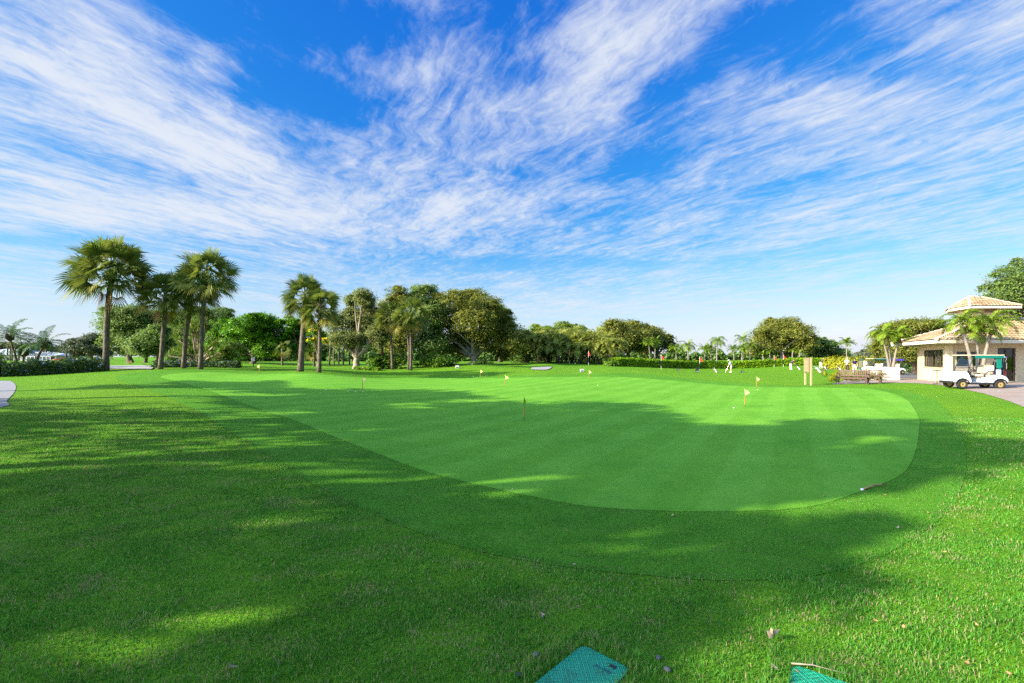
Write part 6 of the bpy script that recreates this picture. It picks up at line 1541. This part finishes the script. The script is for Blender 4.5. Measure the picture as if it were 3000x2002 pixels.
def person(px, Y, rz, label, bend, arms, shirt, legs, shorts=False, cap=None, H=1.75, stride=.0, legmat=None):
    x, y, z = gpos(px, Y); t = empty('person', (x, y, z), rz, label, 'person')
    k = H/1.75; b = math.radians(bend); S, Cc = math.sin(b), math.cos(b)
    pel = Vector((0, 0, .94)); hipy = -.10*S
    pel = pel+Vector((0, hipy, -.04*S))
    sp = lambda d, yy=0: pel+Vector((0, d*S+yy*Cc, d*Cc-yy*S))
    ch = sp(.36); nk = sp(.54); hb = b*.9+math.radians(12)
    hd = lambda d, yy=0: nk+Vector((0, d*math.sin(hb)+yy*math.cos(hb), d*math.cos(hb)-yy*math.sin(hb)))
    P = [pel, sp(.18), ch, sp(.47), nk, hd(.09), hd(.17), hd(.255)]; Rr = [(.155, .11), (.14, .10), (.165, .11), (.11, .08), .052, (.062, .075), (.075, .095), (.055, .07)]
    E = [(0, 1), (1, 2), (2, 3), (3, 4), (4, 5), (5, 6), (6, 7)]
    n = len(P); P.append(hd(.14, .10)); Rr.append(.014); E.append((6, n))      # nose
    leg = {}
    for s in (-1, 1):
        n = len(P); fy = stride*s
        P += [pel+Vector((s*.095, 0, -.06)), Vector((s*.115, .05+fy*.5+hipy*.4, .50)), Vector((s*.125, -.01+fy, .10)), Vector((s*.14, .13+fy, .04))]
        Rr += [.085, .058, .040, (.040, .030)]; E += [(0, n), (n, n+1), (n+1, n+2), (n+2, n+3)]; leg[s] = n
    hand = {}
    for s in (-1, 1):
        n = len(P); sh = sp(.47)+Vector((s*.185, 0, 0))
        if arms == 'putt':
            el = sh+Vector((s*.02, .10, -.27)); wr = Vector((s*.045, sh.y+.20, sh.z-.50))
        elif arms == 'front':
            el = sh+Vector((s*.07, -.02, -.28)); wr = el+Vector((-s*.12, .20, .02))
        else:
            el = sh+Vector((s*.06, -.03, -.29)); wr = el+Vector((s*.01, .07, -.25))
        hdv = (wr-el).normalized(); hn = wr+hdv*.075
        P += [sh, el, wr, hn]; Rr += [.056, .040, .029, (.040, .022)]; E += [(3, n), (n, n+1), (n+1, n+2), (n+2, n+3)]; hand[s] = (n+3, wr, hn, hdv)
        sd = Vector((1, 0, 0))
        sd = (sd-hdv*sd.dot(hdv)).normalized(); cv = sd.cross(hdv)*s
        for f in range(4):
            m = len(P); o_ = sd*(f-1.5)*.020; l = [.075, .088, .082, .062][f]
            P += [hn+o_+hdv*l*.5, hn+o_*1.1+hdv*l*.85+Vector((0, -.02, -.01))]; Rr += [.0095, .008]; E += [(n+3, m), (m, m+1)]
        m = len(P); P += [wr+hdv*.04-sd*s*.045, wr+hdv*.09-sd*s*.055]; Rr += [.011, .009]; E += [(n+2, m), (m, m+1)]
    P = [p*k for p in P]; Rr = [tuple(q*k for q in r) if isinstance(r, tuple) else r*k for r in Rr]
    skinned('body', P, E, Rr, M_SKIN, t)
    g = 1.16
    # shirt: torso and upper arms
    ids = [0, 1, 2, 3]; Q = [P[i] for i in ids]; q = [tuple(v*g for v in Rr[i]) for i in ids]; e = [(0, 1), (1, 2), (2, 3)]
    for s in (-1, 1):
        n = hand[s][0]-3; m = len(Q); Q += [P[n], P[n].lerp(P[n+1], .75)]; q += [Rr[n]*1.2, Rr[n+1]*1.5]; e += [(3, m), (m, m+1)]
    skinned('shirt', Q, e, q, shirt, t)
    Q = [P[0]+Vector((0, 0, .02)), P[0]-Vector((0, 0, .05))]; q = [(.165*k, .122*k), (.16*k, .12*k)]; e = [(0, 1)]
    for s in (-1, 1):
        n = leg[s]; m = len(Q)
        if shorts: Q += [P[n], P[n].lerp(P[n+1], .85)]; q += [.098*k, .088*k]; e += [(1, m), (m, m+1)]
        else: Q += [P[n], P[n+1], P[n+2]+Vector((0, 0, -.03))]; q += [.098*k, .075*k, .062*k]; e += [(1, m), (m, m+1), (m+1, m+2)]
    skinned('shorts' if shorts else 'trousers', Q, e, q, legs, t)
    for s in (-1, 1):
        n = leg[s]; f = P[n+3]; a_ = P[n+2]
        m = MB(); m.ell((f.x, (f.y+a_.y)/2+.01, .045), (.052, .14, .05), 10, 7); m.build('shoe', M_SHOE, t, True)
    hc = P[6]; Mh = Matrix.Translation(hc) @ Matrix.Rotation(-hb, 4, 'X')
    m = MB(); m.ell((0, -.022, .045), (.088, .108, .085), 12, 8, Mh); m.build('hair', M_HAIR, t, True)
    for s in (-1, 1):
        m = MB(); m.ell((s*.032, .098, .012), (.010, .006, .008), 6, 5, Mh); m.build('eye', M_BLACK, t, True)
    if cap:
        m = MB(); m.ell((0, -.005, .065), (.098, .118, .075), 12, 8, Mh); m.add([(-.08, .07, .06), (.08, .07, .06), (.06, .20, .045), (-.06, .20, .045), (-.08, .07, .07), (.08, .07, .07), (.06, .20, .055), (-.06, .20, .055)], [(0, 3, 2, 1), (4, 5, 6, 7), (0, 1, 5, 4), (1, 2, 6, 5), (2, 3, 7, 6), (3, 0, 4, 7)], Mh); m.build('cap', cap, t, True)
    if arms == 'putt':
        hp = (hand[-1][2]+hand[1][2])/2*k
        R3 = Matrix.Translation((x, y, z)) @ Matrix.Rotation(rz, 4, 'Z')
        c = MB(); e_ = Vector((hp.x, hp.y+.35, .04)); c.tube([hp+(hp-e_).normalized()*.12, e_], [.014, .007], 6, True, R3); c.box(e_.x-.02, e_.x+.07, e_.y-.03, e_.y+.03, .01, .06, R3)
        tag(c.build('golf_club', M_STEEL, None), 'golf club held by the '+' '.join(label.split(',')[0].split()[:9]), 'golf club')
    return t
person(2142, 62, math.radians(80), 'golfer in white cap, pale blue shirt and white shorts looking down at the ball', 22, 'putt', M_SHIRTB, M_SHIRTW, True, M_SHIRTW, 1.78)
person(2317, 69, math.radians(-80), 'golfer bending over in navy top and long white trousers', 48, 'putt', M_NAVY, M_TROU, False, None, 1.78)
person(2405, 73, math.radians(-100), 'golfer in dark navy top and lilac white trousers behind the largest golf bag', 35, 'putt', M_NAVY, M_SHIRTW, False, M_HAIR, 1.8, .12)
person(2482, 56, math.radians(170), 'person in white shirt and dark trousers standing by the hedge, seen from behind', 3, 'front', M_SHIRTW, M_DKT, False, M_HAIR, 1.8)
person(2534, 47, math.radians(100), 'person in white shirt with dark visor between green sign and cart', 5, 'front', M_SHIRTW, M_TROU, False, M_BLACK, 1.78)
person(1686, 74, math.radians(60), 'person in lilac shirt walking in the shade of the palm thicket', 8, 'down', M_LILAC, M_DKT, False, None, 1.72, .12)
person(2504, 55, math.radians(150), 'person in black top beside the man in white shirt, partly behind plants', 3, 'down', M_NAVY, M_SHIRTW, False, M_BLACK, 1.74)
